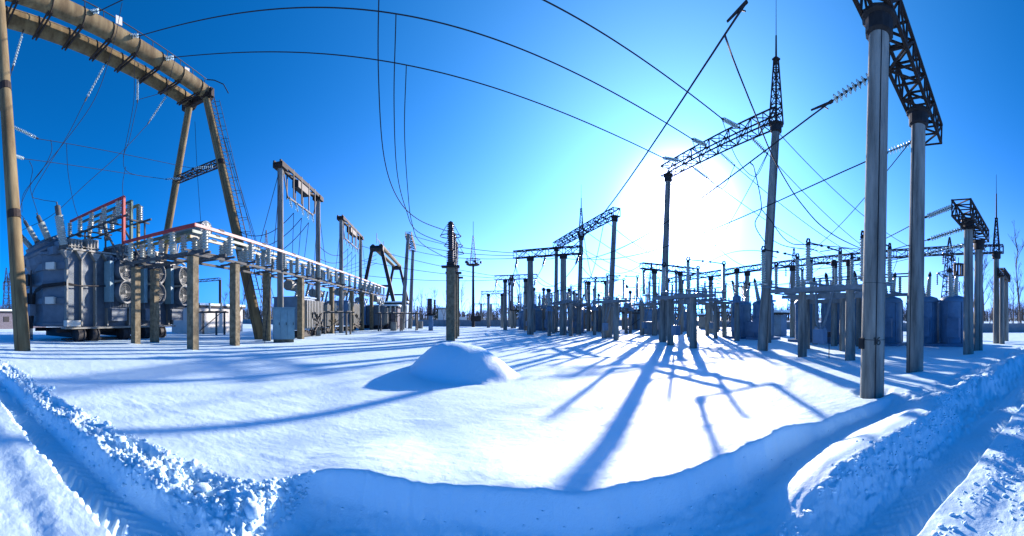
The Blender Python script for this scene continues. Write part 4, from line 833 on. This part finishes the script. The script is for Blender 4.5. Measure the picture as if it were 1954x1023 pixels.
CT = [((19.2, 9.9), 'slim post with pale insulator just left of the short right portal'), ((18.9, 12.6), 'slim post with pale insulator right behind the second near column'), ((18.8, 15.6), 'slim post with pale insulator between the two nearest right columns'), ((17.3, 20.6), 'slim post with pale insulator left of the thick right disconnector post'),
      ((16.6, 23.6), 'slim post with pale insulator close right of the masted leaning column'), ((15.8, 30.2), 'slim post with insulator halfway between the masted column and the sun-side column'), ((14.9, 33.0), 'slim post with insulator nearer the sun-side column than the masted one'), ((13.2, 41.0), 'distant slim insulator post just left of the sun-side column'),
      ((10.0, 38.0), 'slim insulator post right next to the tallest three column portal leg'), ((6.2, 44.0), 'distant slim insulator post between the dark portal and the masted middle column'), ((9.0, 56.0), 'far slim insulator post low on the horizon left of the tallest leg'), ((2.8, 47.0), 'distant slim insulator post between the two thick dark columns')]
c0_ = ctpost(*CT[0])
for c, lb in CT[1:]: copy_tree(c0_, (c[0], c[1], HT(*c)), lb, scale=1.15)
# more bare posts of the far rows
FP = []
for i in range(26):
    r_ = random.Random(i*7+3); px_ = 985+i*17.5+r_.uniform(-5, 5); d_ = r_.uniform(50, 72)
    q = pd(px_, d_); FP.append((px_, q))
zone = ['behind the dark portal', 'between the dark portal and the three column portal', 'behind the three column portal', 'left of the sun-side column', 'behind the sun-side column', 'between the sun-side and masted columns', 'behind the masted column']
fpost = None
hts = ['slim', 'stout', 'short', 'taller']; rank = ['first', 'second', 'third', 'fourth', 'fifth', 'sixth']
cnt = {}
for i, (px_, q) in enumerate(FP):
    k = min(6, int((px_-975)/68)); cnt[k] = cnt.get(k, 0)+1; lb = 'distant insulator post, %s of those %s' % (rank[min(5, cnt[k]-1)], zone[k])
    if fpost is None:
        c = Vector((q.x, q.y, 0)); fpost = thing('insulator_post', lb, 'insulator post', c, 'distant insulator posts of the back rows')
        mb = MB(); mb.tube([c-Z*0.4, c+Z*3.0], [0.25, 0.22], 6); mb.build('post', M['concrete'], fpost); mb = MB(); mb.box(c+Z*3.05, V, U, Z, 0.9, 0.3, 0.08); mb.build('crossarm', M['steel'], fpost)
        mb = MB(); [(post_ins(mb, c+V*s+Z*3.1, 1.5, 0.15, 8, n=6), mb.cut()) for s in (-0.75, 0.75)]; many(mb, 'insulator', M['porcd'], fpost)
    else: copy_tree(fpost, (q.x, q.y, 0), lb, scale=random.uniform(0.85, 1.15))
rf = None
for i_, (x_, y_, lb_) in enumerate(((19.4, 14.0, 'long low bus frame with small insulators crossing behind the numbered column'), (16.6, 31.0, 'long low bus frame with small insulators right of the sun-side column'), (5.2, 38.5, 'long low bus frame with small insulators between the two thick dark columns'))):
    if rf is None:
        q = Vector((x_, y_, HT(x_, y_))); rf = thing('tubular_busbar', lb_, 'busbar stand', q, 'low bus frames among the tanks')
        for s_ in (-3.5, 0, 3.5): MB().tube([q+U*s_-Z*0.4, q+U*s_+Z*3.2], [0.2, 0.17], 8).build('post', M['concrete'], rf)
        mb = MB(); 
        for s_ in (-0.45, 0.45): mb.box(q+V*s_+Z*3.3, U, V, Z, 4.4, 0.04, 0.07)
        for k in range(7): mb.box(q+U*(-3.9+k*1.3)+Z*3.44, V, U, Z, 0.9, 0.05, 0.05)
        mb.build('support_frame', M['bsteel'], rf)
        mb = MB(); [(post_ins(mb, q+U*(-3.9+k*1.3)+V*v_+Z*3.5, 0.95, 0.13, 8, n=8), mb.cut()) for k in range(7) for v_ in (-0.7, 0.7)]; many(mb, 'insulator', M['porc'], rf, True)
        mb = MB()
        for v_ in (-0.7, 0.7): mb.tube([q-U*4.2+V*v_+Z*4.5, q+U*4.2+V*v_+Z*4.5], 0.045, 6); mb.cut()
        many(mb, 'bus_tube', M['galv'], rf)
    else: copy_tree(rf, (x_, y_, HT(x_, y_)), lb_)
# the further bays: more disconnectors, breakers and posts
zn = [(1000, 'beside the dark portal columns'), (1085, 'in front of the three column portal'), (1165, 'left of the sun-side column'), (1270, 'around the foot of the sun-side column'), (1385, 'left of the masted column'), (1480, 'behind the nearest disconnector'), (1660, 'around the two thick near columns')]
num = ['first', 'second', 'third', 'fourth', 'fifth', 'sixth', 'seventh', 'eighth', 'ninth', 'tenth']; zc = {}
def zl_(kind, q):
    px_ = CX+F*math.atan2(q[0], q[1]); k = sum(1 for z_ in zn if px_ >= z_[0]); k = max(1, k); zc[(kind, k)] = zc.get((kind, k), 0)+1
    return kind+', '+num[min(9, zc[(kind, k)]-1)]+' of those '+zn[k-1][1]
rr_ = random.Random(3)
extra = [(13.6, 35.0), (11.2, 48), (16.6, 55), (2.5, 50), (7.6, 66), (24, 50)]
for q in sorted(extra, key=lambda e: math.atan2(*e)): copy_tree(D1, (q[0], q[1], HT(*q)), zl_('back row disconnector', q))
extra = [(7.6, 43), (11.4, 41.5), (6.4, 62), (1.8, 56), (12.4, 60), (22.8, 44), (5.2, 48)]
for q in sorted(extra, key=lambda e: math.atan2(*e)): copy_tree(b0, (q[0], q[1], HT(*q)), zl_('back row blue tank', q), scale=rr_.uniform(0.9, 1.1))
extra = [(rr_.uniform(0.5, 1.0)*(4+k*0.85), rr_.uniform(27, 62)) for k in range(13)]
for q in sorted(extra, key=lambda e: math.atan2(*e)): copy_tree(c0_, (q[0], q[1], HT(*q)), zl_('back row insulator post', q), scale=rr_.uniform(0.9, 1.2))
# wave trap box hanging at the bus beam
q = P(1829, 515, 27); th = thing('line_trap', 'dark slatted box hanging under the long bus beam near the right portal', 'line trap', q)
mb = MB()
for k in range(11): a = 2*math.pi*k/11; mb.box(q+Vector((0.36*math.cos(a), 0.36*math.sin(a), 0)), Vector((-math.sin(a), math.cos(a), 0)), Vector((math.cos(a), math.sin(a), 0)), Z, 0.05, 0.02, 0.42)
mb.build('coil_housing', M['steel'], th); mb = MB(); mb.lathe(q-Z*0.45, Z, [(0.42, 0), (0.42, 0.05)], 14); mb.cut(); mb.lathe(q+Z*0.4, Z, [(0.42, 0), (0.42, 0.05)], 14); mb.tube([q+Z*0.42, q+Z*0.9], 0.03, 5); many(mb, 'end_ring', M['steel'], th)
# conductors strung over the yard: bus lines and far spans
a, b_, d = XP['T1']; a2, b2, d_2 = XP['T2']; a5, b5, d5 = XP['T5']; a6, b6, d6 = XP['T6']; a3, b3, d3 = XP['T3']
for i, k in enumerate((0.04, 0.48, 0.97)):
    nm = ['left', 'middle', 'right'][i]
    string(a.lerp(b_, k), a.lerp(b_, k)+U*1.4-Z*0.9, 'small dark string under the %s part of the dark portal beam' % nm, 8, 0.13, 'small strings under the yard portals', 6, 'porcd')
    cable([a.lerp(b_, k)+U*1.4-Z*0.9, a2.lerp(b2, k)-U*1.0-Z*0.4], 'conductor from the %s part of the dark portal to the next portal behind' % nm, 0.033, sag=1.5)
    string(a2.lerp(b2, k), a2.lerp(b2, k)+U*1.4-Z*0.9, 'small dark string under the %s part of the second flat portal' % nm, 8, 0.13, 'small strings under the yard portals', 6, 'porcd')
    cable([a2.lerp(b2, k)+U*1.4-Z*0.9, a3.lerp(b3, k)], 'conductor from the %s part of the second flat portal to the smallest one' % nm, 0.033, sag=1.2)
    cable([h3.lerp(h5, 0.15+0.3*i)-Z*0.2, a6.lerp(b6, k)], 'sagging conductor from the three column portal to the distant flat portal, %s of three' % nm, 0.033, sag=2.0)
    cable([h3.lerp(h5, 0.12+0.3*i)+Z*0.1, B0.lerp(B1, 0.72+0.08*i)+Z*0.3], 'conductor from the three column portal passing under the sun, %s of three' % nm, 0.028, sag=1.4)
    cable([a5.lerp(b5, k), B0.lerp(B1, 0.50+0.07*i)+Z*0.3], 'conductor from the portal on the sun side running right, %s of three' % nm, 0.028, sag=0.8)
    cable([B0.lerp(B1, 0.1+0.12*i)-V*0.4+Z*0.2, XP['T8'][0].lerp(XP['T8'][1], k)], 'conductor meeting the long bus beam right of the masted column, %s of three' % nm, 0.024, sag=0.9)
for i in range(3):
    nm = ['upper', 'middle', 'lower'][i]
    cable([k1.lerp(k2, i*0.5), XP['T1'][0]+Z*(0.6-0.3*i)], 'thin level wire reaching the dark portal, %s of the upper three' % nm, 0.033, sag=0.6)
    cable([PB[1]-Z*(1+2.2*i), XP['T2'][0]+Z*(0.6-0.3*i)], 'thin level wire behind the ringed pillars, %s of the lower three' % nm, 0.033, sag=0.5)
    cable([PA[0].lerp(PA[1], 0.3+0.2*i)-Z*2.9, legs[(Y1, 'near')][0].lerp(legs[(Y1, 'near')][1], 0.42-0.06*i)], 'wire falling left from the tallest dark portal, %s of three' % nm, 0.033, sag=1.2)
    cable([PB[0].lerp(PB[1], 0.3+0.2*i)-Z*2.9, PA[1]-Z*(4.5+1.3*i)], 'wire falling left from the second dark portal, %s of three' % nm, 0.033, sag=1.0)
    cable([PA[0].lerp(PA[1], 0.3+0.2*i)-Z*2.9, P(556+9*i, 546, 36)], 'near vertical dropper from the tallest dark portal, %s of three' % nm, 0.026, sag=0.1)
    cable([PB[0].lerp(PB[1], 0.3+0.2*i)-Z*2.9, P(660+9*i, 560, 50)], 'near vertical dropper from the second dark portal, %s of three' % nm, 0.026, sag=0.1)
    cable([pd(918, 76)+Z*4.6+V*(i-1)*1.4, XP['T3'][0]+Z*0.3*i], 'low sagging wire near the back wall, %s of three' % nm, 0.033, sag=1.2)
    cable([P(719, 486+8*i, 72), P(596, 517+5*i, 120)], 'wire leaving the distant A-frame to the left, %s of three' % nm, 0.04, sag=1.2)
cable([XP['T1'][1]+Z*0.5, XP['T5'][0]+Z*0.4], 'sagging wire from the dark portal to the portal on the sun side', 0.026, sag=1.6)
cable([XP['T1'][1]+Z*0.1, XP['T6'][0]+Z*0.4], 'sagging wire from the dark portal to the distant flat portal', 0.03, sag=1.4)
cable([XP['T2'][1]+Z*0.4, XP['T6'][0]], 'low sagging wire between the two distant flat portals', 0.03, sag=1.2)
cable([h2-Z*0.6, XP['T5'][1]+Z*0.5], 'thin wire falling back from the masted leaning column to the sun-side portal', 0.022, sag=0.9)
cable([h2-Z*0.3, B0.lerp(B1, 0.16)+Z*0.6], 'thin wire from the masted leaning column forward to the long bus beam', 0.02, sag=0.8)
cable([h1-Z*0.3, B0.lerp(B1, 0.60)+Z*0.5], 'thin wire from the sun-side column across to the long bus beam', 0.024, sag=1.2)
cable([t2-Z*0.6, B0.lerp(B1, 0.46)+Z*0.6], 'thin slanting wire from the second thick column to the long bus beam', 0.018, sag=1.0)
G_ = [((535, 318, 29), (440, 654, 26), 'guy wire falling left from the top of the tallest dark portal'), ((535, 330, 29), (505, 655, 26), 'steep guy wire left of the tallest dark portal'), ((607, 390, 37), (640, 638, 40), 'guy wire falling right from the tallest dark portal'), ((607, 390, 37), (590, 638, 40), 'inner guy wire of the tallest dark portal'), ((651, 425, 44), (625, 634, 46), 'guy wire left of the second dark portal'), ((690, 455, 55), (712, 627, 60), 'guy wire right of the second dark portal'), ((416, 225, 36), (505, 515, 30), 'wire falling from the ladder leg to the bus'), ((430, 260, 35), (545, 638, 40), 'long slanting wire right of the ladder leg')]
for a_, b2_, lb in G_: cable([P(*a_), P(*b2_)], lb, 0.025, sag=0.3, group='guy wires at left', name='guy_wire', cat='wire')
for i, (pl, lb) in enumerate([([(1560, 478, 17), (1500, 470, 19), (1468, 455, 20.4)], 'jumper from the nearest disconnector to the masted column'), ([(1482, 492, 19.5), (1440, 478, 24), (1380, 487, 30), (1318, 520, 40)], 'long low wire running left from the nearest disconnector'),
        ([(1565, 480, 17), (1620, 475, 22), (1655, 492, 28.5)], 'wire from the tallest hook insulator to the nearest column'), ([(1370, 528, 24), (1410, 560, 27), (1440, 568, 30)], 'short sagging jumper to the light blue tank'), ([(1335, 520, 22), (1400, 545, 26), (1462, 552, 28)], 'thin jumper behind the masted column'),
        ([(1700, 530, 26), (1712, 490, 26), (1690, 490, 28.8)], 'rising jumper between the two near right columns'), ([(1490, 560, 25), (1510, 575, 26), (1540, 570, 26)], 'small loop beside the snowy roofed box'), ([(1820, 545, 27), (1810, 500, 27), (1800, 488, 27)], 'jumper rising right of the second near column')]):
    cable([P(*p) for p in pl], lb, 0.02)
# ------------------------------------------------------------------ floodlight mast and pylons
q = pd(903, 68); th = thing('floodlight_mast', 'slender floodlight mast with railed platform right of the ringed pillars', 'floodlight mast', q)
mb = MB(); mb.tube([q-Z*0.4, q+Z*11.5], [0.32, 0.2], 10); mb.build('pole', M['steel'], th)
mb = MB(); mb.lathe(q+Z*11.4, Z, [(1.0, 0), (1.3, 0.15), (1.3, 0.25), (0.3, 0.3)], 10)
for k in range(8): a_ = k*math.pi/4; mb.bar(q+Z*11.6+Vector((math.cos(a_), math.sin(a_), 0))*1.25, q+Z*12.6+Vector((math.cos(a_), math.sin(a_), 0))*1.25, 0.07)
mb.torus(q+Z*12.6, Z, 1.25, 0.05, 16, 4); mb.build('platform', M['steel'], th)
mb = MB(); mb.spire(q+Z*11.7, q+Z*17.0, 1.1, 0.15, 7, 0.07); mb.tube([q+Z*17, q+Z*19.6], 0.04, 4); mb.build('lightning_rod', M['steel'], th); mb = MB()
for k in range(5): a_ = k*1.25; mb.box(q+Z*12.0+Vector((math.cos(a_), math.sin(a_), 0))*1.45, Vector((math.cos(a_), math.sin(a_), 0)), Vector((-math.sin(a_), math.cos(a_), 0)), Z, 0.15, 0.25, 0.2).cut()
many(mb, 'floodlight', M['black'], th); mb = MB(); mb.box(q+Z*1.6+V*0.5, U, V, Z, 0.3, 0.9, 0.5); mb.build('switch_box', M['steel'], th)
def pylon(q, H_, label, arms=((0.72, 5.5), (0.52, 7.5)), w0=4.0, t_=0.16, parts=True):
    q = Vector((q.x, q.y, 0)); th = thing('lattice_pylon', label, 'pylon', q, 'lattice pylons')
    mb = MB(); mb.spire(q, q+Z*H_*0.8, w0, w0*0.32, 14, t_); mb.spire(q+Z*H_*0.8, q+Z*H_, w0*0.32, 0.15, 4, t_*0.8); mb.build('tower_body', M['steel'], th)
    for fr, wd in arms:
        c = q+Z*H_*fr; mb = MB()
        for s in (-1, 1):
            tip = c+V*s*wd; r_ = w0*0.35
            for o_ in (U*r_, -U*r_, U*r_*0.3+Z*1.4): mb.bar(c+o_, tip, t_*0.7)
            for k in range(1, 5): p_ = c.lerp(tip, k/5); mb.bar(p_+U*r_*(1-k/5), p_-U*r_*(1-k/5)+Z*0, t_*0.5); mb.bar(p_, p_+Z*1.4*(1-k/5), t_*0.5)
        mb.build('crossarm', M['steel'], th)
        mb = MB()
        for s in (-1, 1): mb.lathe(c+V*s*wd, -Z, shed(1.8, 0.2, 6, 0.4), 6).cut()
        many(mb, 'insulator', M['porcd'], th)
    return th
pylon(pd(1812, 62), 15.4, 'lattice pylon with two crossarms behind the second near column', ((0.78, 4.2), (0.55, 7.5), (0.32, 4)), 3.0, 0.13)
for px_, d_, H_, lb in ((12, 90, 14, 'small lattice pylon behind the foot of the big left leg'), (22, 110, 20, 'taller lattice pylon beside the big left leg at the left edge'), (596, 120, 20, 'lattice tower between the two dark portals behind the bus'), (508, 110, 28, 'distant lattice tower with rod left of the tallest dark portal'), (1515, 70, 15, 'lattice mast with rod above the nearest disconnector'), (1243, 95, 16, 'thin far lattice mast just left of the sun-side column')):
    pylon(pd(px_, d_), H_, lb, ((0.75, 2.4),), 2.2 if H_ < 19 else 2.8, 0.11)
pl_ = thing('line_post', 'dark pole with steel crossbeam behind the white building', 'line post', pd(420, 75)); q = pd(420, 75)
mb = MB(); mb.tube([q, q+Z*9.5], 0.28, 8); mb.build('pole', M['steel'], pl_); truss_part(pl_, q+Z*9.4, q+Z*9.4-V*12+U*0, 0.5, 0.5, 0.08, 14, name='crossbeam')
# ------------------------------------------------------------------ buildings and cabinets
def hut(px, d, w_, dp, h_, label, mt='white', roof=True, door=None, name='control_building', cat='building', base=0.0, windows=0):
    q = pd(px, d); q.z = base; th = thing(name, label, cat, q)
    mb = MB(); mb.box(q+Z*h_/2, U, V, Z, w_/2, dp/2, h_/2); mb.build('wall', M[mt], th)
    if roof: mb = MB(); mb.box(q+Z*(h_+0.12), U, V, Z, w_/2+0.3, dp/2+0.3, 0.1); r_ = mb.build('roof', M['steel'], th); mb = MB(); mb.box(q+Z*(h_+0.35), U, V, Z, w_/2+0.25, dp/2+0.25, 0.12); mb.build('snow_layer', M['snow'], r_)
    if door is not None: mb = MB(); mb.box(q+V*(dp/2+0.02)+U*door+Z*1.05, U, V, Z, 0.5, 0.05, 1.05); o = mb.build('door', M['door'], th); mb = MB(); mb.box(q+V*(dp/2+0.09)+U*door+Z*1.6, U, V, Z, 0.14, 0.012, 0.16); mb.build('notice', M['plate'], o)
    if windows:
        for k in range(windows): mb = MB(); mb.box(q+V*(dp/2+0.02)+U*(-w_/2+(k+1)*w_/(windows+1))+Z*h_*0.6, U, V, Z, 0.45, 0.04, 0.4); mb.build('window', M['black'], th)
    return th
hut(398, 46, 8.5, 4.5, 3.0, 'low white rendered building with maroon door behind the square posts', door=3.2)
hut(20, 62, 9, 9, 2.6, 'low snow roofed building at the left edge behind the big leg', 'brick', windows=3)
hut(735, 60, 3.4, 4.5, 3.4, 'dark panelled kiosk under the distant A-frame', 'brick'); hut(752, 66, 3, 5, 4.2, 'taller dark kiosk just behind the panelled one', 'tank', name='switch_kiosk')
hut(848, 100, 3.2, 3.2, 4.0, 'tiny pale hut behind the nearest ringed pillar near the back wall', 'white'); hut(882, 95, 2.2, 2.2, 1.9, 'tiny white cabinet by the back wall right of the ringed pillars', 'white', roof=False, name='roadside_cabinet', cat='cabinet')
hut(1489, 36, 0.9, 0.9, 2.1, 'box with overhanging snowy roof just right of the masted column', 'tank', name='switch_kiosk'); hut(1352, 60, 2.4, 2.4, 2.0, 'snow roofed kiosk right of the sun-side column', 'tlight', name='switch_kiosk')
hut(1805, 27.5, 1.4, 1.3, 1.25, 'low blue control cabinet between the second near column and the right portal', 'tank', roof=False, name='control_cabinet', cat='cabinet'); hut(1835, 26, 1.2, 1.2, 1.1, 'low blue cabinet immediately left of the right portal column', 'tank', roof=False, name='control_cabinet', cat='cabinet')
hut(1697, 28, 0.8, 0.7, 1.1, 'blue control cabinet between the two nearest right columns', 'tank', roof=False, name='control_cabinet', cat='cabinet'); hut(1640, 26, 0.8, 0.8, 1.3, 'blue control cabinet at the left edge of the nearest column', 'tank', roof=False, name='control_cabinet', cat='cabinet')
hut(1433, 32, 1.7, 0.8, 1.5, 'dark blue three door cabinet left of the masted column foot', 'tank', roof=False, name='control_cabinet', cat='cabinet'); hut(1240, 40, 1.4, 0.8, 1.4, 'dark blue three door cabinet left of the sun-side column', 'tank', roof=False, name='control_cabinet', cat='cabinet')
# pale blue three door cabinet
q = pd(541, 27.5); q.z = 0.1; th = thing('electrical_cabinet', 'pale blue three door steel cabinet in front of the tallest dark portal', 'cabinet', q); u_ = Vector((0.78, 0.62, 0)); v_ = Vector((0.62, -0.78, 0))
mb = MB(); mb.box(q+Z*1.3, u_, v_, Z, 0.80, 0.45, 1.15); mb.build('body', M['cab'], th)
for k in range(3):
    mb = MB(); mb.box(q+u_*(-0.52+k*0.52)+v_*0.465+Z*1.3, u_, v_, Z, 0.245, 0.02, 1.1); o = mb.build('door', M['cab'], th); mb = MB(); mb.box(q+u_*(-0.34+k*0.52)+v_*0.50+Z*1.3, u_, v_, Z, 0.02, 0.02, 0.1); mb.build('handle', M['steel'], o)
mb = MB(); mb.box(q+Z*2.48, u_, v_, Z, 0.86, 0.52, 0.035); mb.build('lid', M['cab'], th); mb = MB(); mb.box(q+Z*0.05, u_, v_, Z, 0.75, 0.4, 0.12); mb.build('plinth', M['post'], th)
# smaller transformers behind the bus
def small_tr(px, d, label, mt, s=1.0):
    q = pd(px, d); q.z = 0; th = thing('service_transformer', label, 'transformer', q, 'smaller transformers behind the bus')
    mb = MB(); mb.box(q+Z*1.9*s, U, V, Z, 1.9*s, 1.2*s, 1.3*s); mb.box(q+Z*3.25*s, U, V, Z, 2.0*s, 1.3*s, 0.06); mb.build('tank', M[mt], th)
    mb = MB()
    for k in range(11): mb.box(q+V*1.45*s+U*(-1.6+k*0.32)*s+Z*1.9*s, V, U, Z, 0.26*s, 0.05*s, 1.1*s)
    mb.build('radiator', M['tlight'], th)
    mb = MB().lathe(q+Z*4.3*s-U*1.2*s-V*0.3, U, [(0.2, -0.05), (0.45*s, 0), (0.45*s, 2.2*s), (0.2, 2.25*s)], 16); mb.build('conservator', M['tlight'], th, True)
    for k in range(3): mb = MB(); mb.lathe(q+Z*3.3*s+U*(-1+k)*s+V*0.4, Z+V*0.25, shed(1.3*s, 0.16*s, 8, 0.6), 10); mb.build('bushing', M['porc'], th, True)
    mb = MB(); mb.box(q+Z*0.3, U, V, Z, 2.0*s, 0.2, 0.25); mb.box(q+Z*0.3+V, U, V, Z, 2.0*s, 0.15, 0.25)
    for k in range(12): mb.tube([q+V*1.6*s+U*random.uniform(-1.6, 1.6)*s+Z*random.uniform(0.4, 1.4), q+V*1.8*s+U*random.uniform(-1.6, 1.6)*s+Z*random.uniform(0.2, 2.6)], 0.07, 5)
    mb.build('pipework', M['steel'], th); return th
small_tr(567, 36, 'blue grey transformer with finned radiator behind the pale blue cabinet', 'tank', 1.15); small_tr(608, 44, 'grey transformer with tangled pipework below the tallest portal right column', 'tpaint', 1.1)
small_tr(655, 52, 'dark blue transformer at the foot of the second dark portal', 'tank', 1.25); small_tr(690, 62, 'far transformer at the end of the bus', 'tank', 1.1); small_tr(722, 58, 'transformer beside the dark kiosk under the distant A-frame', 'tpaint', 1.1)
# bus portals low behind: small steel frame racks
for px_, d_, lb in ((775, 52, 'low equipment rack behind the narrow leaning portal'), (745, 50, 'low equipment rack left of the narrow leaning portal'), (640, 40, 'low equipment rack behind the middle of the bus'), (400, 40, 'low pipe rack in front of the white building'), (1395, 46, 'low equipment rack on the horizon left of the light blue tank'), (1215, 52, 'low rack between the tallest leg and the sun-side column'), (1130, 60, 'low rack behind the three column portal')):
    q = pd(px_, d_); th = thing('equipment_rack', lb, 'equipment rack', q, 'low equipment racks')
    mb = MB(); 
    for s in (-1.5, 1.5):
        for r_ in (-0.7, 0.7): mb.bar(q+U*r_+V*s-Z*0.3, q+U*r_+V*s+Z*2.4, 0.16)
    for s in (-0.7, 0.7): mb.bar(q+U*s-V*2+Z*2.4, q+U*s+V*2+Z*2.4, 0.14)
    for s in (-1.6, -0.5, 0.5, 1.6): mb.bar(q+V*s-U*0.9+Z*2.5, q+V*s+U*0.9+Z*2.5, 0.1)
    mb.bar(q-V*1.5+Z*0.3, q+V*1.5+Z*2.3, 0.07); mb.build('frame', M['galv'], th); mb = MB(); [(post_ins(mb, q+V*s+Z*2.55, 0.9, 0.15, 6, n=8), mb.cut()) for s in (-1.6, 0, 1.6)]; many(mb, 'insulator', M['porc'], th)
# slim rod in the snow at the right
g_ = gbase(1582, 683); mb = MB(); mb.tube([g_-Z*0.2, g_+Z*1.0], 0.02, 6); mb.box(g_+Z*1.1, V, U, Z, 0.12, 0.01, 0.12); one(mb, 'marker_rod', M['steel'], 'thin marker rod standing in the snow between the two thick disconnector posts', 'marker')
# bollards near the leaning portal
for i, (px_, py_) in enumerate(((751, 631), (802, 627))):
    g_ = gbase(px_, py_); one(MB().tube([g_-Z*0.3, g_+Z*1.2], [0.45, 0.42], 10), 'concrete_stub', M['concrete'], ['short concrete stub left of the narrow leaning portal', 'short concrete stub right of the narrow leaning portal'][i], 'concrete stub', 'short concrete stubs')
# ------------------------------------------------------------------ perimeter wall
th = thing('perimeter_wall', 'long low concrete panel wall closing the yard behind', 'wall', (0, 76, 0)); mb = MB(); ps = MB()
def wallrun(a, b_, h_):
    a = Vector(a); b_ = Vector(b_); d = (b_-a).normalized(); s_ = Z.cross(d); L_ = (b_-a).length; k = int(L_/3)
    mb.box((a+b_)/2+Z*(h_/2-0.2), d, s_, Z, L_/2, 0.07, h_/2+0.2)
    for i in range(k+1): ps.box(a.lerp(b_, i/k)+Z*(h_/2-0.17), d, s_, Z, 0.13, 0.14, h_/2+0.25).cut()
wallrun((-95, 78, 0), (37, 73, 0), 1.3); wallrun((37, 73, 0), (46, 5.5, 0), 1.1)
mb.build('wall_panel', M['wall'], th); many(ps, 'wall_pier', M['wall'], th)
# ------------------------------------------------------------------ trees
def tree_mesh(seed, H_, kind='birch'):
    r_ = random.Random(seed); tm = MB(); cm = MB()
    def br(mb_, p, d, L_, r, lev):
        pts = [p]; q = p
        for i in range(4): d = (d+Vector((r_.gauss(0, .12), r_.gauss(0, .12), r_.gauss(0.03, .06)))).normalized(); q = q+d*L_/4; pts.append(q)
        mb_.tube(pts, [r, r*.8, r*.6, r*.4, r*.2], 4 if lev else 6, False)
        if lev < 3:
            for k in range((9, 6, 5)[lev]):
                t_ = r_.uniform(0.25 if lev == 0 else 0.15, 1.0); i = min(3, int(t_*4)); s = pts[i].lerp(pts[i+1], t_*4-i)
                a = r_.uniform(0, 6.28); sp_ = r_.uniform(0.35, 0.75); nd = (d*1.0+Vector((math.cos(a), math.sin(a), r_.uniform(0.1, 0.6)))*sp_).normalized()
                br(cm, s, nd, L_*r_.uniform(0.25, 0.42)*(1.15-t_*0.4), max(r*0.35, 0.014), lev+1)
    br(tm, Vector((0, 0, -0.3)), Vector((0, 0, 1)), H_, H_*0.014, 0); return tm, cm
protos = []
for i in range(5):
    H_ = (9, 11, 7, 12, 8)[i]; tm, cm = tree_mesh(100+i, H_); protos.append((tm, cm))
tl = []
r_ = random.Random(5)
spots = [(px_, r_.uniform(95, 125)) for px_ in list(range(428, 520, 13))+list(range(640, 700, 15))+list(range(790, 850, 14))+[872, 881, 893, 918, 950, 975, 990]+list(range(1200, 1300, 16))+list(range(1310, 1400, 14))+[1420, 1480]]
spots += [(px_, r_.uniform(58, 85)) for px_ in list(range(1842, 1900, 11))+list(range(1915, 1954, 9))]+[(1935, 52), (1948, 48)]
order = sorted(spots); proto_t = {}
sec = [(0, 560, 'behind the ladder leg at left'), (560, 760, 'behind the second dark portal'), (760, 860, 'left of the ringed pillars'), (860, 1100, 'near the floodlight mast and dark portal'), (1100, 1300, 'left of the sun-side column'), (1300, 1800, 'between the sun-side and masted columns'), (1800, 1905, 'right of the second near portal'), (1905, 2000, 'at the right edge beyond the wall')]
cc = {}; lvl = ['first', 'second', 'third', 'fourth', 'fifth', 'sixth', 'seventh', 'eighth', 'ninth', 'tenth', 'eleventh']
for i, (px_, d_) in enumerate(order):
    k = next(j for j, s in enumerate(sec) if s[0] <= px_ < s[1]); cc[k] = cc.get(k, 0)+1
    lb = 'bare birch, %s of those %s' % (lvl[min(10, cc[k]-1)], sec[k][2]); q = pd(px_, d_); j = i % 5
    if j not in proto_t:
        th = thing('bare_tree', lb, 'tree', (0, 0, 0), 'bare trees beyond the yard'); protos[j][0].build('trunk', M['bark'], th); protos[j][1].build('crown', M['twig'], th); th.location = (q.x, q.y, 0); th.rotation_euler = (0, 0, i); proto_t[j] = th
    else: copy_tree(proto_t[j], (q.x, q.y, 0), lb, rotz=i*1.7, scale=r_.uniform(0.7, 1.15) if px_ < 1905 else r_.uniform(0.6, 1.0))
# two dark pines
for i, (px_, d_, s_) in enumerate(((836, 110, 1.0), (985, 100, 1.1))):
    q = pd(px_, d_); th = thing('pine_tree', ['dark rounded pine left of the ringed pillars on the horizon', 'dark pine low on the horizon left of the dark portal'][i], 'tree', q, 'dark pines on the horizon')
    MB().tube([q, q+Z*4*s_], [0.2, 0.08], 6).build('trunk', M['bark'], th); mb = MB()
    for k in range(900):
        v_ = Vector((r_.gauss(0, 1), r_.gauss(0, 1), r_.gauss(0, 0.8))); v_ = v_.normalized()*r_.uniform(0.4, 1.0)*(2.4*s_); c = q+Z*3.2*s_+v_; e = Vector((r_.gauss(0, 1), r_.gauss(0, 1), r_.gauss(0, 1))).normalized()*0.28; f_ = e.orthogonal().normalized()*0.2
        mb.add([c-e, c+f_, c+e], [(0, 1, 2)])
    mb.build('crown', M['evergreen'], th)
# far wood: low mass of thickets on the horizon
mb = MB(); wr = random.Random(11)
for k in range(5200):
    a = wr.uniform(-1.5, 1.5); d_ = wr.uniform(150, 230); x, y = d_*math.sin(a), d_*math.cos(a)
    k2 = 0.5+0.5*math.sin(a*9)+0.3*math.sin(a*23+1); h_ = wr.uniform(4.5, 9.5)*(0.55+0.45*k2)+1
    p = Vector((x, y, 0)); mb.tube([p, p+Vector((wr.gauss(0, .3), wr.gauss(0, .3), h_))], [0.14, 0.04], 3, False)
    for j in range(5): s = p+Z*h_*wr.uniform(0.3, 0.9); mb.tube([s, s+Vector((wr.gauss(0, 0.9), wr.gauss(0, 0.9), wr.uniform(0.5, 1.8)))], [0.07, 0.03], 3, False)
o = mb.build('far_wood', M['twig']); o['kind'] = 'stuff'; o['label'] = 'low bare woodland along the horizon'
bpy.context.view_layer.update()
